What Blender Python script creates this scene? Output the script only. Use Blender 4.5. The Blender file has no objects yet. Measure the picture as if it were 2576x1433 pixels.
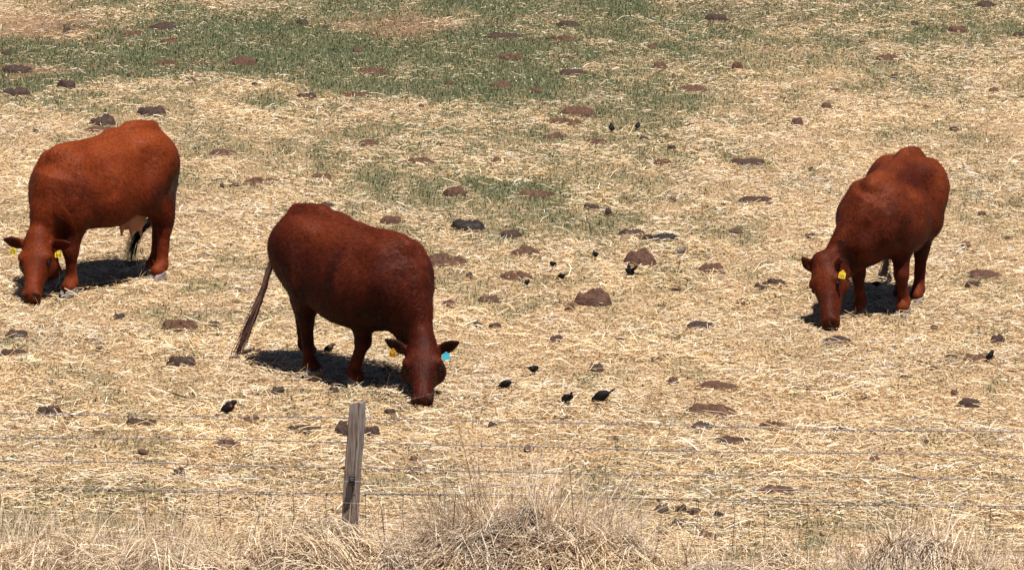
import bpy, bmesh, math, random
import numpy as np
from mathutils import Vector, Matrix

random.seed(7)
RNG = np.random.default_rng(7)
SC = bpy.context.scene
COL = SC.collection

# ------------------------------------------------------------------ camera, sky, sun, exposure
CAM_H, PITCH, ROLL, FOCAL = 7.67, math.radians(11.0), math.radians(1.1), 4900.0
FW = np.array([0, math.cos(PITCH), -math.sin(PITCH)])
R0 = np.array([1.0, 0, 0])
U0 = np.array([0, math.sin(PITCH), math.cos(PITCH)])
RT = R0 * math.cos(ROLL) + U0 * math.sin(ROLL)
UP = U0 * math.cos(ROLL) - R0 * math.sin(ROLL)
CAM = np.array([0, 0, CAM_H])
PS = 1024 / 2576.0            # measurements below were read off a 2576 px wide view of the photograph

cam_data = bpy.data.cameras.new("camera")
cam_data.sensor_width = 36.0
cam_data.lens = FOCAL / 1024 * 36.0
cam_data.clip_start, cam_data.clip_end = 0.5, 4000
cam = bpy.data.objects.new("camera", cam_data)
COL.objects.link(cam)
cam.matrix_world = Matrix(((RT[0], UP[0], -FW[0], 0), (RT[1], UP[1], -FW[1], 0), (RT[2], UP[2], -FW[2], CAM_H), (0, 0, 0, 1)))
SC.camera = cam

SUN_EL = math.radians(69)
SUN_AZ = math.radians(150)     # clockwise from +Y (the viewing direction): behind the camera, to the right
world = bpy.data.worlds.new("World")
SC.world = world
world.use_nodes = True
wn = world.node_tree.nodes
sky = wn.new("ShaderNodeTexSky")
sky.sky_type = 'NISHITA'
sky.sun_disc = False
sky.sun_elevation = SUN_EL
sky.sun_rotation = SUN_AZ
sky.altitude = 1200
sky.air_density = 0.55
sky.dust_density = 0.3
bg = wn["Background"]
bg.inputs["Strength"].default_value = 0.05
world.node_tree.links.new(sky.outputs[0], bg.inputs["Color"])
sun_data = bpy.data.lights.new("sun", 'SUN')
sun_data.energy = 5.0
sun_data.angle = math.radians(0.53)
sun_data.color = (1.0, 0.95, 0.88)
sun = bpy.data.objects.new("sun", sun_data)
COL.objects.link(sun)
sdir = Vector((math.sin(SUN_AZ) * math.cos(SUN_EL), math.cos(SUN_AZ) * math.cos(SUN_EL), math.sin(SUN_EL)))
sun.rotation_euler = (-sdir).to_track_quat('-Z', 'Y').to_euler()
sun.location = (0, 30, 40)
SC.view_settings.view_transform = 'Standard'
SC.view_settings.look = 'None'
SC.view_settings.exposure = 0.55
SC.view_settings.gamma = 1.0

# ------------------------------------------------------------------ measuring helpers
def ray(x, y):
    return FW + RT * ((x * PS - 512) / FOCAL) - UP * ((y * PS - 284.5) / FOCAL)
def on_ground(x, y, z=0.0):
    d = ray(x, y)
    return CAM + d * ((z - CAM_H) / d[2])
def at_depth(x, y, Y):
    d = ray(x, y)
    return CAM + d * (Y / d[1])
def px_per_m(p):
    return FOCAL / PS / float(np.dot(np.asarray(p) - CAM, FW))
def unit(v):
    v = np.asarray(v, float)
    return v / max(1e-9, np.linalg.norm(v))

# ------------------------------------------------------------------ scene helpers
def tag(o, label=None, cat=None, group=None, kind=None):
    for k, v in (('label', label), ('category', cat), ('group', group), ('kind', kind)):
        if v:
            o[k] = v
    return o
def link(name, me, mats, parent=None, smooth=True):
    o = bpy.data.objects.new(name, me)
    COL.objects.link(o)
    for m in (mats if isinstance(mats, (list, tuple)) else [mats]):
        me.materials.append(m)
    if smooth:
        me.polygons.foreach_set('use_smooth', np.ones(len(me.polygons), bool))
    if parent is not None:
        o.parent = parent
    return o
def empty(name, loc, rz=0.0):
    o = bpy.data.objects.new(name, None)
    o.empty_display_size = 0.1
    COL.objects.link(o)
    o.location = loc
    o.rotation_euler = (0, 0, rz)
    return o
def fast_mesh(name, verts, faces, nper, mat_idx=None):
    """verts (n,3), faces (m,nper) -> mesh, quickly"""
    me = bpy.data.meshes.new(name)
    verts = np.ascontiguousarray(verts, np.float32)
    faces = np.ascontiguousarray(faces, np.int32)
    me.vertices.add(len(verts))
    me.vertices.foreach_set('co', verts.ravel())
    me.loops.add(faces.size)
    me.loops.foreach_set('vertex_index', faces.ravel())
    me.polygons.add(len(faces))
    me.polygons.foreach_set('loop_start', np.arange(0, faces.size, nper, dtype=np.int32))
    try:
        me.polygons.foreach_set('loop_total', np.full(len(faces), nper, np.int32))
    except Exception:
        pass
    if mat_idx is not None:
        me.polygons.foreach_set('material_index', np.ascontiguousarray(mat_idx, np.int32))
    me.update(calc_edges=True)
    return me
def point_attr(me, name, values):
    a = me.attributes.new(name, 'FLOAT', 'POINT')
    a.data.foreach_set('value', np.ascontiguousarray(values, np.float32))
def vnoise(x, y, seed=0):
    xi, yi = np.floor(x).astype(np.int64), np.floor(y).astype(np.int64)
    fx, fy = x - xi, y - yi
    fx, fy = fx * fx * (3 - 2 * fx), fy * fy * (3 - 2 * fy)
    def h(a, b):
        n = (a * 374761393 + b * 668265263 + seed * 974711) & 0xffffffff
        n = ((n ^ (n >> 13)) * 1274126177) & 0xffffffff
        return ((n ^ (n >> 16)) & 0xffff) / 65535.0
    return (h(xi, yi) * (1 - fx) + h(xi + 1, yi) * fx) * (1 - fy) + (h(xi, yi + 1) * (1 - fx) + h(xi + 1, yi + 1) * fx) * fy
def fbm(x, y, seed=0, octv=4):
    s, a, t = 0.0, 0.5, 0.0
    for k in range(octv):
        s = s + a * vnoise(x * 2 ** k + 17.3 * k, y * 2 ** k + 9.1 * k, seed + k)
        t += a
        a *= 0.5
    return s / t
def noise3(p, sc, seed=0):
    """cheap smooth 3-D noise made of three planar ones, 0..1"""
    x, y, z = p[..., 0] * sc, p[..., 1] * sc, p[..., 2] * sc
    return (vnoise(x + .37 * z, y - .41 * z, seed) + vnoise(y + 5.1 + .3 * x, z + .2 * x, seed + 11) + vnoise(z + 2.7 - .35 * y, x + .33 * y, seed + 23)) / 3

# ------------------------------------------------------------------ materials
def new_mat(name):
    m = bpy.data.materials.new(name)
    m.use_nodes = True
    nt = m.node_tree
    b = nt.nodes["Principled BSDF"]
    return m, nt, b, nt.nodes.new, nt.links.new
def ramp(nt, stops, interp='LINEAR'):
    r = nt.nodes.new("ShaderNodeValToRGB")
    cr = r.color_ramp
    cr.interpolation = interp
    while len(cr.elements) < len(stops):
        cr.elements.new(0.5)
    for e, (p, c) in zip(cr.elements, stops):
        e.position = p
        e.color = (*c, 1)
    return r
def plain(name, color, rough=0.7, spec=0.3, noise_sc=None, amt=0.25, bump=0.0):
    m, nt, b, N, L = new_mat(name)
    b.inputs['Roughness'].default_value = rough
    b.inputs['Specular IOR Level'].default_value = spec
    if noise_sc is None:
        b.inputs['Base Color'].default_value = (*color, 1)
        return m
    tc = N("ShaderNodeTexCoord")
    n = N("ShaderNodeTexNoise")
    n.inputs['Scale'].default_value = noise_sc
    n.inputs['Detail'].default_value = 6
    L(tc.outputs['Object'], n.inputs['Vector'])
    r = ramp(nt, [(0.3, tuple(c * (1 - amt) for c in color)), (0.7, tuple(min(1, c * (1 + amt)) for c in color))])
    L(n.outputs['Fac'], r.inputs['Fac'])
    L(r.outputs['Color'], b.inputs['Base Color'])
    if bump:
        bp = N("ShaderNodeBump")
        bp.inputs['Strength'].default_value = bump
        bp.inputs['Distance'].default_value = 0.01
        L(n.outputs['Fac'], bp.inputs['Height'])
        L(bp.outputs['Normal'], b.inputs['Normal'])
    return m
def island_mat(name, stops, rough=0.65, spec=0.25, tint_scale=0.5, tint=((1, 1, 1), (1, 1, 1)), translucent=0.0):
    """thin stems and blades: every stem takes its own colour from the ramp, patches of ground shift it a little"""
    m, nt, b, N, L = new_mat(name)
    b.inputs['Roughness'].default_value = rough
    b.inputs['Specular IOR Level'].default_value = spec
    g = N("ShaderNodeNewGeometry")
    r = ramp(nt, stops)
    L(g.outputs['Random Per Island'], r.inputs['Fac'])
    tc = N("ShaderNodeTexCoord")
    n = N("ShaderNodeTexNoise")
    n.inputs['Scale'].default_value = tint_scale
    n.inputs['Detail'].default_value = 3
    L(tc.outputs['Object'], n.inputs['Vector'])
    r2 = ramp(nt, [(0.35, tint[0]), (0.65, tint[1])])
    L(n.outputs['Fac'], r2.inputs['Fac'])
    mx = N("ShaderNodeMix")
    mx.data_type = 'RGBA'
    mx.blend_type = 'MULTIPLY'
    mx.inputs['Factor'].default_value = 1
    L(r.outputs['Color'], mx.inputs['A'])
    L(r2.outputs['Color'], mx.inputs['B'])
    L(mx.outputs['Result'], b.inputs['Base Color'])
    if translucent:
        t = N("ShaderNodeBsdfTranslucent")
        L(mx.outputs['Result'], t.inputs['Color'])
        ms = N("ShaderNodeMixShader")
        ms.inputs[0].default_value = translucent
        L(b.outputs[0], ms.inputs[1])
        L(t.outputs[0], ms.inputs[2])
        L(ms.outputs[0], nt.nodes["Material Output"].inputs['Surface'])
    return m

# ------------------------------------------------------------------ solid shapes by signed distance, meshed with surface nets
def catmull(ts, vs, q):
    """smooth interpolation of station rows vs at ts"""
    ts = np.asarray(ts, float)
    vs = np.asarray(vs, float)
    m = np.gradient(vs, ts, axis=0)
    q = np.clip(q, ts[0], ts[-1])
    i = np.clip(np.searchsorted(ts, q, side='right') - 1, 0, len(ts) - 2)
    h = (ts[i + 1] - ts[i])
    t = ((q - ts[i]) / h)[..., None]
    h = h[..., None]
    return (2 * t ** 3 - 3 * t ** 2 + 1) * vs[i] + (t ** 3 - 2 * t ** 2 + t) * h * m[i] + (-2 * t ** 3 + 3 * t ** 2) * vs[i + 1] + (t ** 3 - t ** 2) * h * m[i + 1]
class Solid:
    def __init__(s, lo, hi, vox):
        s.lo, s.v = np.array(lo, float), vox
        s.n = np.ceil((np.array(hi) - s.lo) / vox).astype(int) + 1
        s.D = np.full(s.n, 1.0, np.float32)
        s.ax = [s.lo[k] + vox * np.arange(s.n[k]) for k in range(3)]
    def _box(s, lo, hi):
        a = np.clip(np.floor((np.asarray(lo) - s.lo) / s.v).astype(int), 0, s.n)
        b = np.clip(np.ceil((np.asarray(hi) - s.lo) / s.v).astype(int) + 1, 0, s.n)
        sl = tuple(slice(i, j) for i, j in zip(a, b))
        P = np.stack(np.meshgrid(*[s.ax[k][sl[k]] for k in range(3)], indexing='ij'), -1)
        return sl, P
    def _join(s, sl, d, k, cut=False):
        o = s.D[sl]
        if cut:
            d = -d
            h = np.clip(0.5 - 0.5 * (o - d) / k, 0, 1)
            s.D[sl] = o * (1 - h) + d * h + k * h * (1 - h)
        else:
            h = np.clip(0.5 + 0.5 * (o - d) / k, 0, 1)
            s.D[sl] = o * (1 - h) + d * h - k * h * (1 - h)
    def cone(s, a, b, ra, rb, k=0.04, cut=False):
        a, b = np.asarray(a, float), np.asarray(b, float)
        m = max(ra, rb) + k + 3 * s.v
        sl, P = s._box(np.minimum(a, b) - m, np.maximum(a, b) + m)
        ba = b - a
        t = np.clip(((P - a) @ ba) / max(1e-9, ba @ ba), 0, 1)
        d = np.linalg.norm(P - a - t[..., None] * ba, axis=-1) - (ra + t * (rb - ra))
        s._join(sl, d, k, cut)
    def ball(s, c, r, k=0.04, axes=None, cut=False):
        c = np.asarray(c, float)
        r = np.broadcast_to(np.asarray(r, float), (3,))
        m = r.max() + k + 3 * s.v
        sl, P = s._box(c - m, c + m)
        q = P - c
        if axes is not None:
            q = q @ np.asarray(axes, float).T      # rows of axes are the local directions
        k0 = np.linalg.norm(q / r, axis=-1)
        k1 = np.maximum(1e-6, np.linalg.norm(q / (r * r), axis=-1))
        s._join(sl, k0 * (k0 - 1) / k1, k, cut)
    def loft(s, org, T, Wd, Hd, st, k=0.04, ex=2.0, egg=0.0):
        """st rows: t, centre along Wd, centre along Hd, half width, half height"""
        org, T, Wd, Hd = [np.asarray(a, float) for a in (org, T, Wd, Hd)]
        st = np.asarray(st, float)
        ends = org + st[:, 0:1] * T + st[:, 1:2] * Wd + st[:, 2:3] * Hd
        m = st[:, 3:5].max() + k + 3 * s.v
        sl, P = s._box(ends.min(0) - m, ends.max(0) + m)
        q = P - org
        t, w, h = q @ T, q @ Wd, q @ Hd
        v = catmull(st[:, 0], st[:, 1:5], t)
        hw, hh = np.maximum(.005, v[..., 2]), np.maximum(.005, v[..., 3])
        hq = (h - v[..., 1]) / hh
        hw = hw * (1 - egg * np.clip(hq, -1.2, 1.2))
        rho = (np.abs((w - v[..., 0]) / hw) ** ex + np.abs(hq) ** ex) ** (1 / ex)
        dc = (rho - 1) * np.minimum(hw, hh)
        dt = np.maximum(np.maximum(st[0, 0] - t, t - st[-1, 0]), 0)
        s._join(sl, np.where(dt > 0, np.hypot(np.maximum(dc, 0), dt), dc), k)
    def mesh(s, name, smooth_it=1):
        D = s.D
        S = D < 0
        nx, ny, nz = D.shape
        cs = [(i, j, k) for i in (0, 1) for j in (0, 1) for k in (0, 1)]
        cnt = sum(S[i:nx - 1 + i, j:ny - 1 + j, k:nz - 1 + k].astype(np.int8) for i, j, k in cs)
        act = np.argwhere((cnt > 0) & (cnt < 8))
        idx = np.full((nx - 1, ny - 1, nz - 1), -1, np.int32)
        idx[tuple(act.T)] = np.arange(len(act))
        val = {c: D[act[:, 0] + c[0], act[:, 1] + c[1], act[:, 2] + c[2]] for c in cs}
        pos = np.zeros((len(act), 3))
        num = np.zeros(len(act))
        for c in cs:
            for ax in range(3):
                if c[ax] == 0:
                    e = list(c)
                    e[ax] = 1
                    e = tuple(e)
                    va, vb = val[c], val[e]
                    cr = (va < 0) != (vb < 0)
                    t = np.where(cr, va / np.where(cr, va - vb, 1), 0)
                    p = np.tile(np.array(c, float), (len(act), 1))
                    p[:, ax] = t
                    pos[cr] += p[cr]
                    num[cr] += 1
        pos = (pos / num[:, None] + act) * s.v + s.lo
        quads = []
        for ax in range(3):
            o1, o2 = (ax + 1) % 3, (ax + 2) % 3
            lo = [slice(None)] * 3
            hi = [slice(None)] * 3
            lo[ax], hi[ax] = slice(0, -1), slice(1, None)
            a, b = S[tuple(lo)], S[tuple(hi)]
            for flip in (False, True):
                e = np.argwhere((a & ~b) if not flip else (~a & b))
                e = e[(e[:, o1] > 0) & (e[:, o2] > 0) & (e[:, o1] < D.shape[o1] - 1) & (e[:, o2] < D.shape[o2] - 1)]
                cyc = []
                for d1, d2 in ((-1, -1), (0, -1), (0, 0), (-1, 0)):
                    c = e.copy()
                    c[:, o1] += d1
                    c[:, o2] += d2
                    cyc.append(idx[c[:, 0], c[:, 1], c[:, 2]])
                q = np.stack(cyc if not flip else cyc[::-1], 1)
                quads.append(q[(q >= 0).all(1)])
        F = np.concatenate(quads)
        for _ in range(smooth_it):
            acc = np.zeros_like(pos)
            n = np.zeros(len(pos))
            for i in range(4):
                a, b = F[:, i], F[:, (i + 1) % 4]
                np.add.at(acc, a, pos[b])
                np.add.at(acc, b, pos[a])
                np.add.at(n, a, 1)
                np.add.at(n, b, 1)
            pos = 0.5 * pos + 0.5 * acc / np.maximum(1, n)[:, None]
        return pos, F

# ribbons: stems and blades as strips folded along the middle (a shallow roof), so that each one has two faces and a body
def ribbons(paths, width, side, ridge=0.35):
    """paths (n,s,3), width (n,s), side (n,3) -> verts, quads; cross-section left / raised middle / right"""
    n, s, _ = paths.shape
    tang = np.gradient(paths, axis=1)
    tang /= np.maximum(1e-9, np.linalg.norm(tang, axis=2, keepdims=True))
    sd = np.broadcast_to(side[:, None, :], paths.shape)
    sd = sd - tang * np.sum(sd * tang, 2, keepdims=True)
    sd = sd / np.maximum(1e-9, np.linalg.norm(sd, axis=2, keepdims=True))
    nr = np.cross(tang, sd)
    w = width[..., None]
    V = np.stack([paths - sd * w * .5, paths + nr * w * ridge, paths + sd * w * .5], 2)    # n,s,3,3
    V = V.reshape(-1, 3)
    base = (np.arange(n)[:, None] * s + np.arange(s - 1)[None, :]) * 3
    q = []
    for j in (0, 1):
        q.append(np.stack([base + j, base + j + 1, base + 3 + j + 1, base + 3 + j], -1).reshape(-1, 4))
    return V, np.concatenate(q)
def tube(points, radii, seg=8, closed=True):
    pts = np.asarray(points, float)
    rad = np.broadcast_to(np.asarray(radii, float), (len(pts),))
    tg = np.gradient(pts, axis=0)
    tg /= np.maximum(1e-9, np.linalg.norm(tg, axis=1, keepdims=True))
    ref = np.array([0, 0, 1.0]) if abs(tg[0][2]) < .9 else np.array([1.0, 0, 0])
    V = []
    for p, t, r in zip(pts, tg, rad):
        a = unit(np.cross(t, ref))
        b = np.cross(t, a)
        for k in range(seg):
            th = 2 * math.pi * k / seg
            V.append(p + r * (a * math.cos(th) + b * math.sin(th)))
    F = [(i * seg + k, i * seg + (k + 1) % seg, (i + 1) * seg + (k + 1) % seg, (i + 1) * seg + k) for i in range(len(pts) - 1) for k in range(seg)]
    return np.array(V), np.array(F)
def join_parts(parts):
    V, F, o = [], [], 0
    for v, f in parts:
        V.append(v)
        F.append(np.asarray(f) + o)
        o += len(v)
    return np.concatenate(V), np.concatenate(F)
# ------------------------------------------------------------------ the field: relief and cover
#   ellipses of green turf / of bare earth, read off the photograph: x, y, rx, ry, strength
TURF = [(1350,8,900,42,.9),(2250,5,500,30,.6),(200,150,460,62,1.5),(120,212,260,26,1.0),(620,110,520,84,1.4),(1100,95,420,80,1.0),(1600,60,480,50,.8),(2080,25,380,35,.6),(1180,190,380,60,.95),(1520,140,330,55,.75),
        (700,180,260,35,.6),(1150,330,320,60,.45),(1270,480,260,70,.6),(1330,260,260,45,.5),(1000,470,200,55,.45),(2300,150,260,25,.35),(100,345,90,25,.45),(40,400,60,30,.5),
        (1880,185,160,25,.4),(620,800,180,28,.35),(300,830,230,28,.3),(230,270,90,16,.4),(170,200,190,30,.7),(800,265,180,22,.4),(490,380,80,25,.35),(1800,120,300,40,.45),
        (2500,60,200,25,.4),(2380,480,170,16,.3),(1470,600,200,30,.3),(1990,1020,60,18,.35),(180,1290,300,60,.35),(1900,1350,250,25,.35),(1560,430,220,30,.25),(1820,620,140,20,.2),
        (1250,400,520,200,.50),(1480,250,560,110,.50),(2200,55,520,110,.55),(2350,200,350,90,.36),(1900,120,400,90,.45),(300,260,300,40,.35),(650,330,300,60,.28),(1500,560,350,80,.28),(2300,420,300,60,.22),(1950,230,250,60,.25),(520,260,200,25,.3),(2000,480,500,60,.14),(1900,1230,500,60,.16),(880,330,120,18,.35),(560,700,120,25,.3),(1700,290,120,18,.3),(2150,390,200,16,.2),(400,780,150,20,.3),(60,880,80,20,.3),(1330,930,260,22,.2)]
EARTH = [(90,60,240,32,.9),(130,170,130,22,.75),(1000,58,120,22,.8),(330,95,120,10,.5),(500,140,80,12,.5),(1830,20,200,18,.4),(2000,60,160,12,.3)]
def to_world(lst):
    out = []
    for x, y, rx, ry, s in lst:
        p = on_ground(x, y)
        q = on_ground(x, y - ry)
        out.append((p[0], p[1], rx / px_per_m(p), q[1] - p[1], s))
    return out
TURF_W, EARTH_W = to_world(TURF), to_world(EARTH)
def blobs(x, y, lst):
    wx = x + (fbm(x * 1.1, y * .6, 5) - .5) * 1.6
    wy = y + (fbm(x * .8, y * .5, 9) - .5) * 3.0
    s = np.zeros_like(x)
    for cx, cy, rx, ry, a in lst:
        d = ((wx - cx) / rx) ** 2 + ((wy - cy) / ry) ** 2
        s = np.maximum(s, a * np.exp(-0.75 * d ** 1.25))
    return s
def earth(x, y):
    return np.clip(blobs(x, y, EARTH_W), 0, 1)
def turf(x, y):
    g = blobs(x, y, TURF_W) * 1.12 * (1 - .8 * earth(x, y))
    g = g + (fbm(x * 1.6, y * .8, 31) - .50) * .7
    g = g + (fbm(x * 5, y * 2.2, 33) - .47) * .85
    return np.clip(g, 0, 1)
BANKS = [(60,960,170,50,.13),(230,1010,120,30,.06),(640,965,150,22,.05),(800,1002,170,16,.07),(960,1012,60,12,.04),(380,735,60,14,.05),(2200,815,160,14,.035),(1250,1130,260,40,.05),
         (1640,1160,300,40,.04),(560,1150,200,30,.06),(2300,1080,200,40,.04),(1900,860,240,40,.04),(480,560,160,40,.04),(1300,1010,200,24,.03),(350,1110,200,30,.05),(700,1190,220,30,.05)]
BANKS_W = to_world(BANKS)
def banks(x, y):
    z = np.zeros_like(x)
    for cx, cy, rx, ry, a in BANKS_W:
        z = z + a * np.exp(-((x - cx) / rx) ** 2 - ((y - cy) / (ry * .7)) ** 2)
    return z * (.6 + .8 * fbm(x * 3, y * 2.2, 61))
def pile(x, y):
    """how thick the litter of straw lies, metres"""
    return .012 + .075 * np.clip(fbm(x * 1.3, y * 1.0, 51) - .4, 0, 1) + .05 * np.clip(fbm(x * 4, y * 3, 57) - .45, 0, 1)
def relief(x, y):
    near = np.exp(-((y - 42) / 25) ** 2)
    return banks(x, y) + near * (.05 * (fbm(x * .5, y * .4, 71) - .5) + .02 * (fbm(x * 2.5, y * 2, 73) - .5))

def spaced(a, b, fine_a, fine_b, step, coarse):
    l = list(np.arange(fine_a, fine_b, step))
    x, st = fine_a, step
    while x > a:
        st = min(coarse, st * 1.5)
        x -= st
        l.insert(0, x)
    x, st = fine_b, step
    while x < b:
        st = min(coarse, st * 1.5)
        l.append(x)
        x += st
    return np.array(l)
gx = spaced(-900, 900, -8.5, 8.5, .06, 90)
gy = spaced(-300, 1500, 28, 60, .10, 90)
GX, GY = np.meshgrid(gx, gy, indexing='ij')
gz = relief(GX, GY)
gi = np.arange(len(gx) * len(gy)).reshape(len(gx), len(gy))
gq = np.stack([gi[:-1, :-1], gi[1:, :-1], gi[1:, 1:], gi[:-1, 1:]], -1).reshape(-1, 4)
gme = fast_mesh("field", np.stack([GX, GY, gz], -1).reshape(-1, 3), gq, 4)
point_attr(gme, "turf", turf(GX, GY).ravel())
point_attr(gme, "earth", earth(GX, GY).ravel())

def ground_material():
    m, nt, b, N, L = new_mat("littered_soil")
    b.inputs['Roughness'].default_value = .95
    b.inputs['Specular IOR Level'].default_value = .1
    tc = N("ShaderNodeTexCoord")
    def noise(sc, det=5, stretch=(1, 1, 1)):
        mp = N("ShaderNodeMapping")
        mp.inputs['Scale'].default_value = stretch
        L(tc.outputs['Object'], mp.inputs['Vector'])
        n = N("ShaderNodeTexNoise")
        n.inputs['Scale'].default_value = sc
        n.inputs['Detail'].default_value = det
        L(mp.outputs[0], n.inputs['Vector'])
        return n
    def mix(f, a, bb, typ='MIX'):
        mx = N("ShaderNodeMix")
        mx.data_type = 'RGBA'
        mx.blend_type = typ
        if hasattr(f, 'is_linked'):
            L(f, mx.inputs['Factor'])
        else:
            mx.inputs['Factor'].default_value = f
        L(a, mx.inputs['A'])
        L(bb, mx.inputs['B'])
        return mx.outputs['Result']
    n1 = noise(60, 4, (1, .6, 1))
    litter = ramp(nt, [(.34, (.08, .045, .025)), (.46, (.25, .155, .085)), (.56, (.46, .32, .18)), (.70, (.66, .51, .33))])
    L(n1.outputs['Fac'], litter.inputs['Fac'])
    n2 = noise(35, 5)
    green = ramp(nt, [(.35, (.050, .058, .030)), (.5, (.108, .118, .058)), (.68, (.23, .195, .11))])
    L(n2.outputs['Fac'], green.inputs['Fac'])
    n3 = noise(22, 6)
    soil = ramp(nt, [(.35, (.12, .060, .035)), (.6, (.24, .135, .085)), (.75, (.34, .22, .15))])
    L(n3.outputs['Fac'], soil.inputs['Fac'])
    at = N("ShaderNodeAttribute")
    at.attribute_name = "turf"
    ae = N("ShaderNodeAttribute")
    ae.attribute_name = "earth"
    c = mix(at.outputs['Fac'], litter.outputs['Color'], green.outputs['Color'])
    c = mix(ae.outputs['Fac'], c, soil.outputs['Color'])
    L(c, b.inputs['Base Color'])
    bp = N("ShaderNodeBump")
    bp.inputs['Strength'].default_value = .8
    bp.inputs['Distance'].default_value = .02
    L(n1.outputs['Fac'], bp.inputs['Height'])
    L(bp.outputs['Normal'], b.inputs['Normal'])
    return m
field = link("ground", gme, ground_material())
tag(field, kind='structure')
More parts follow.
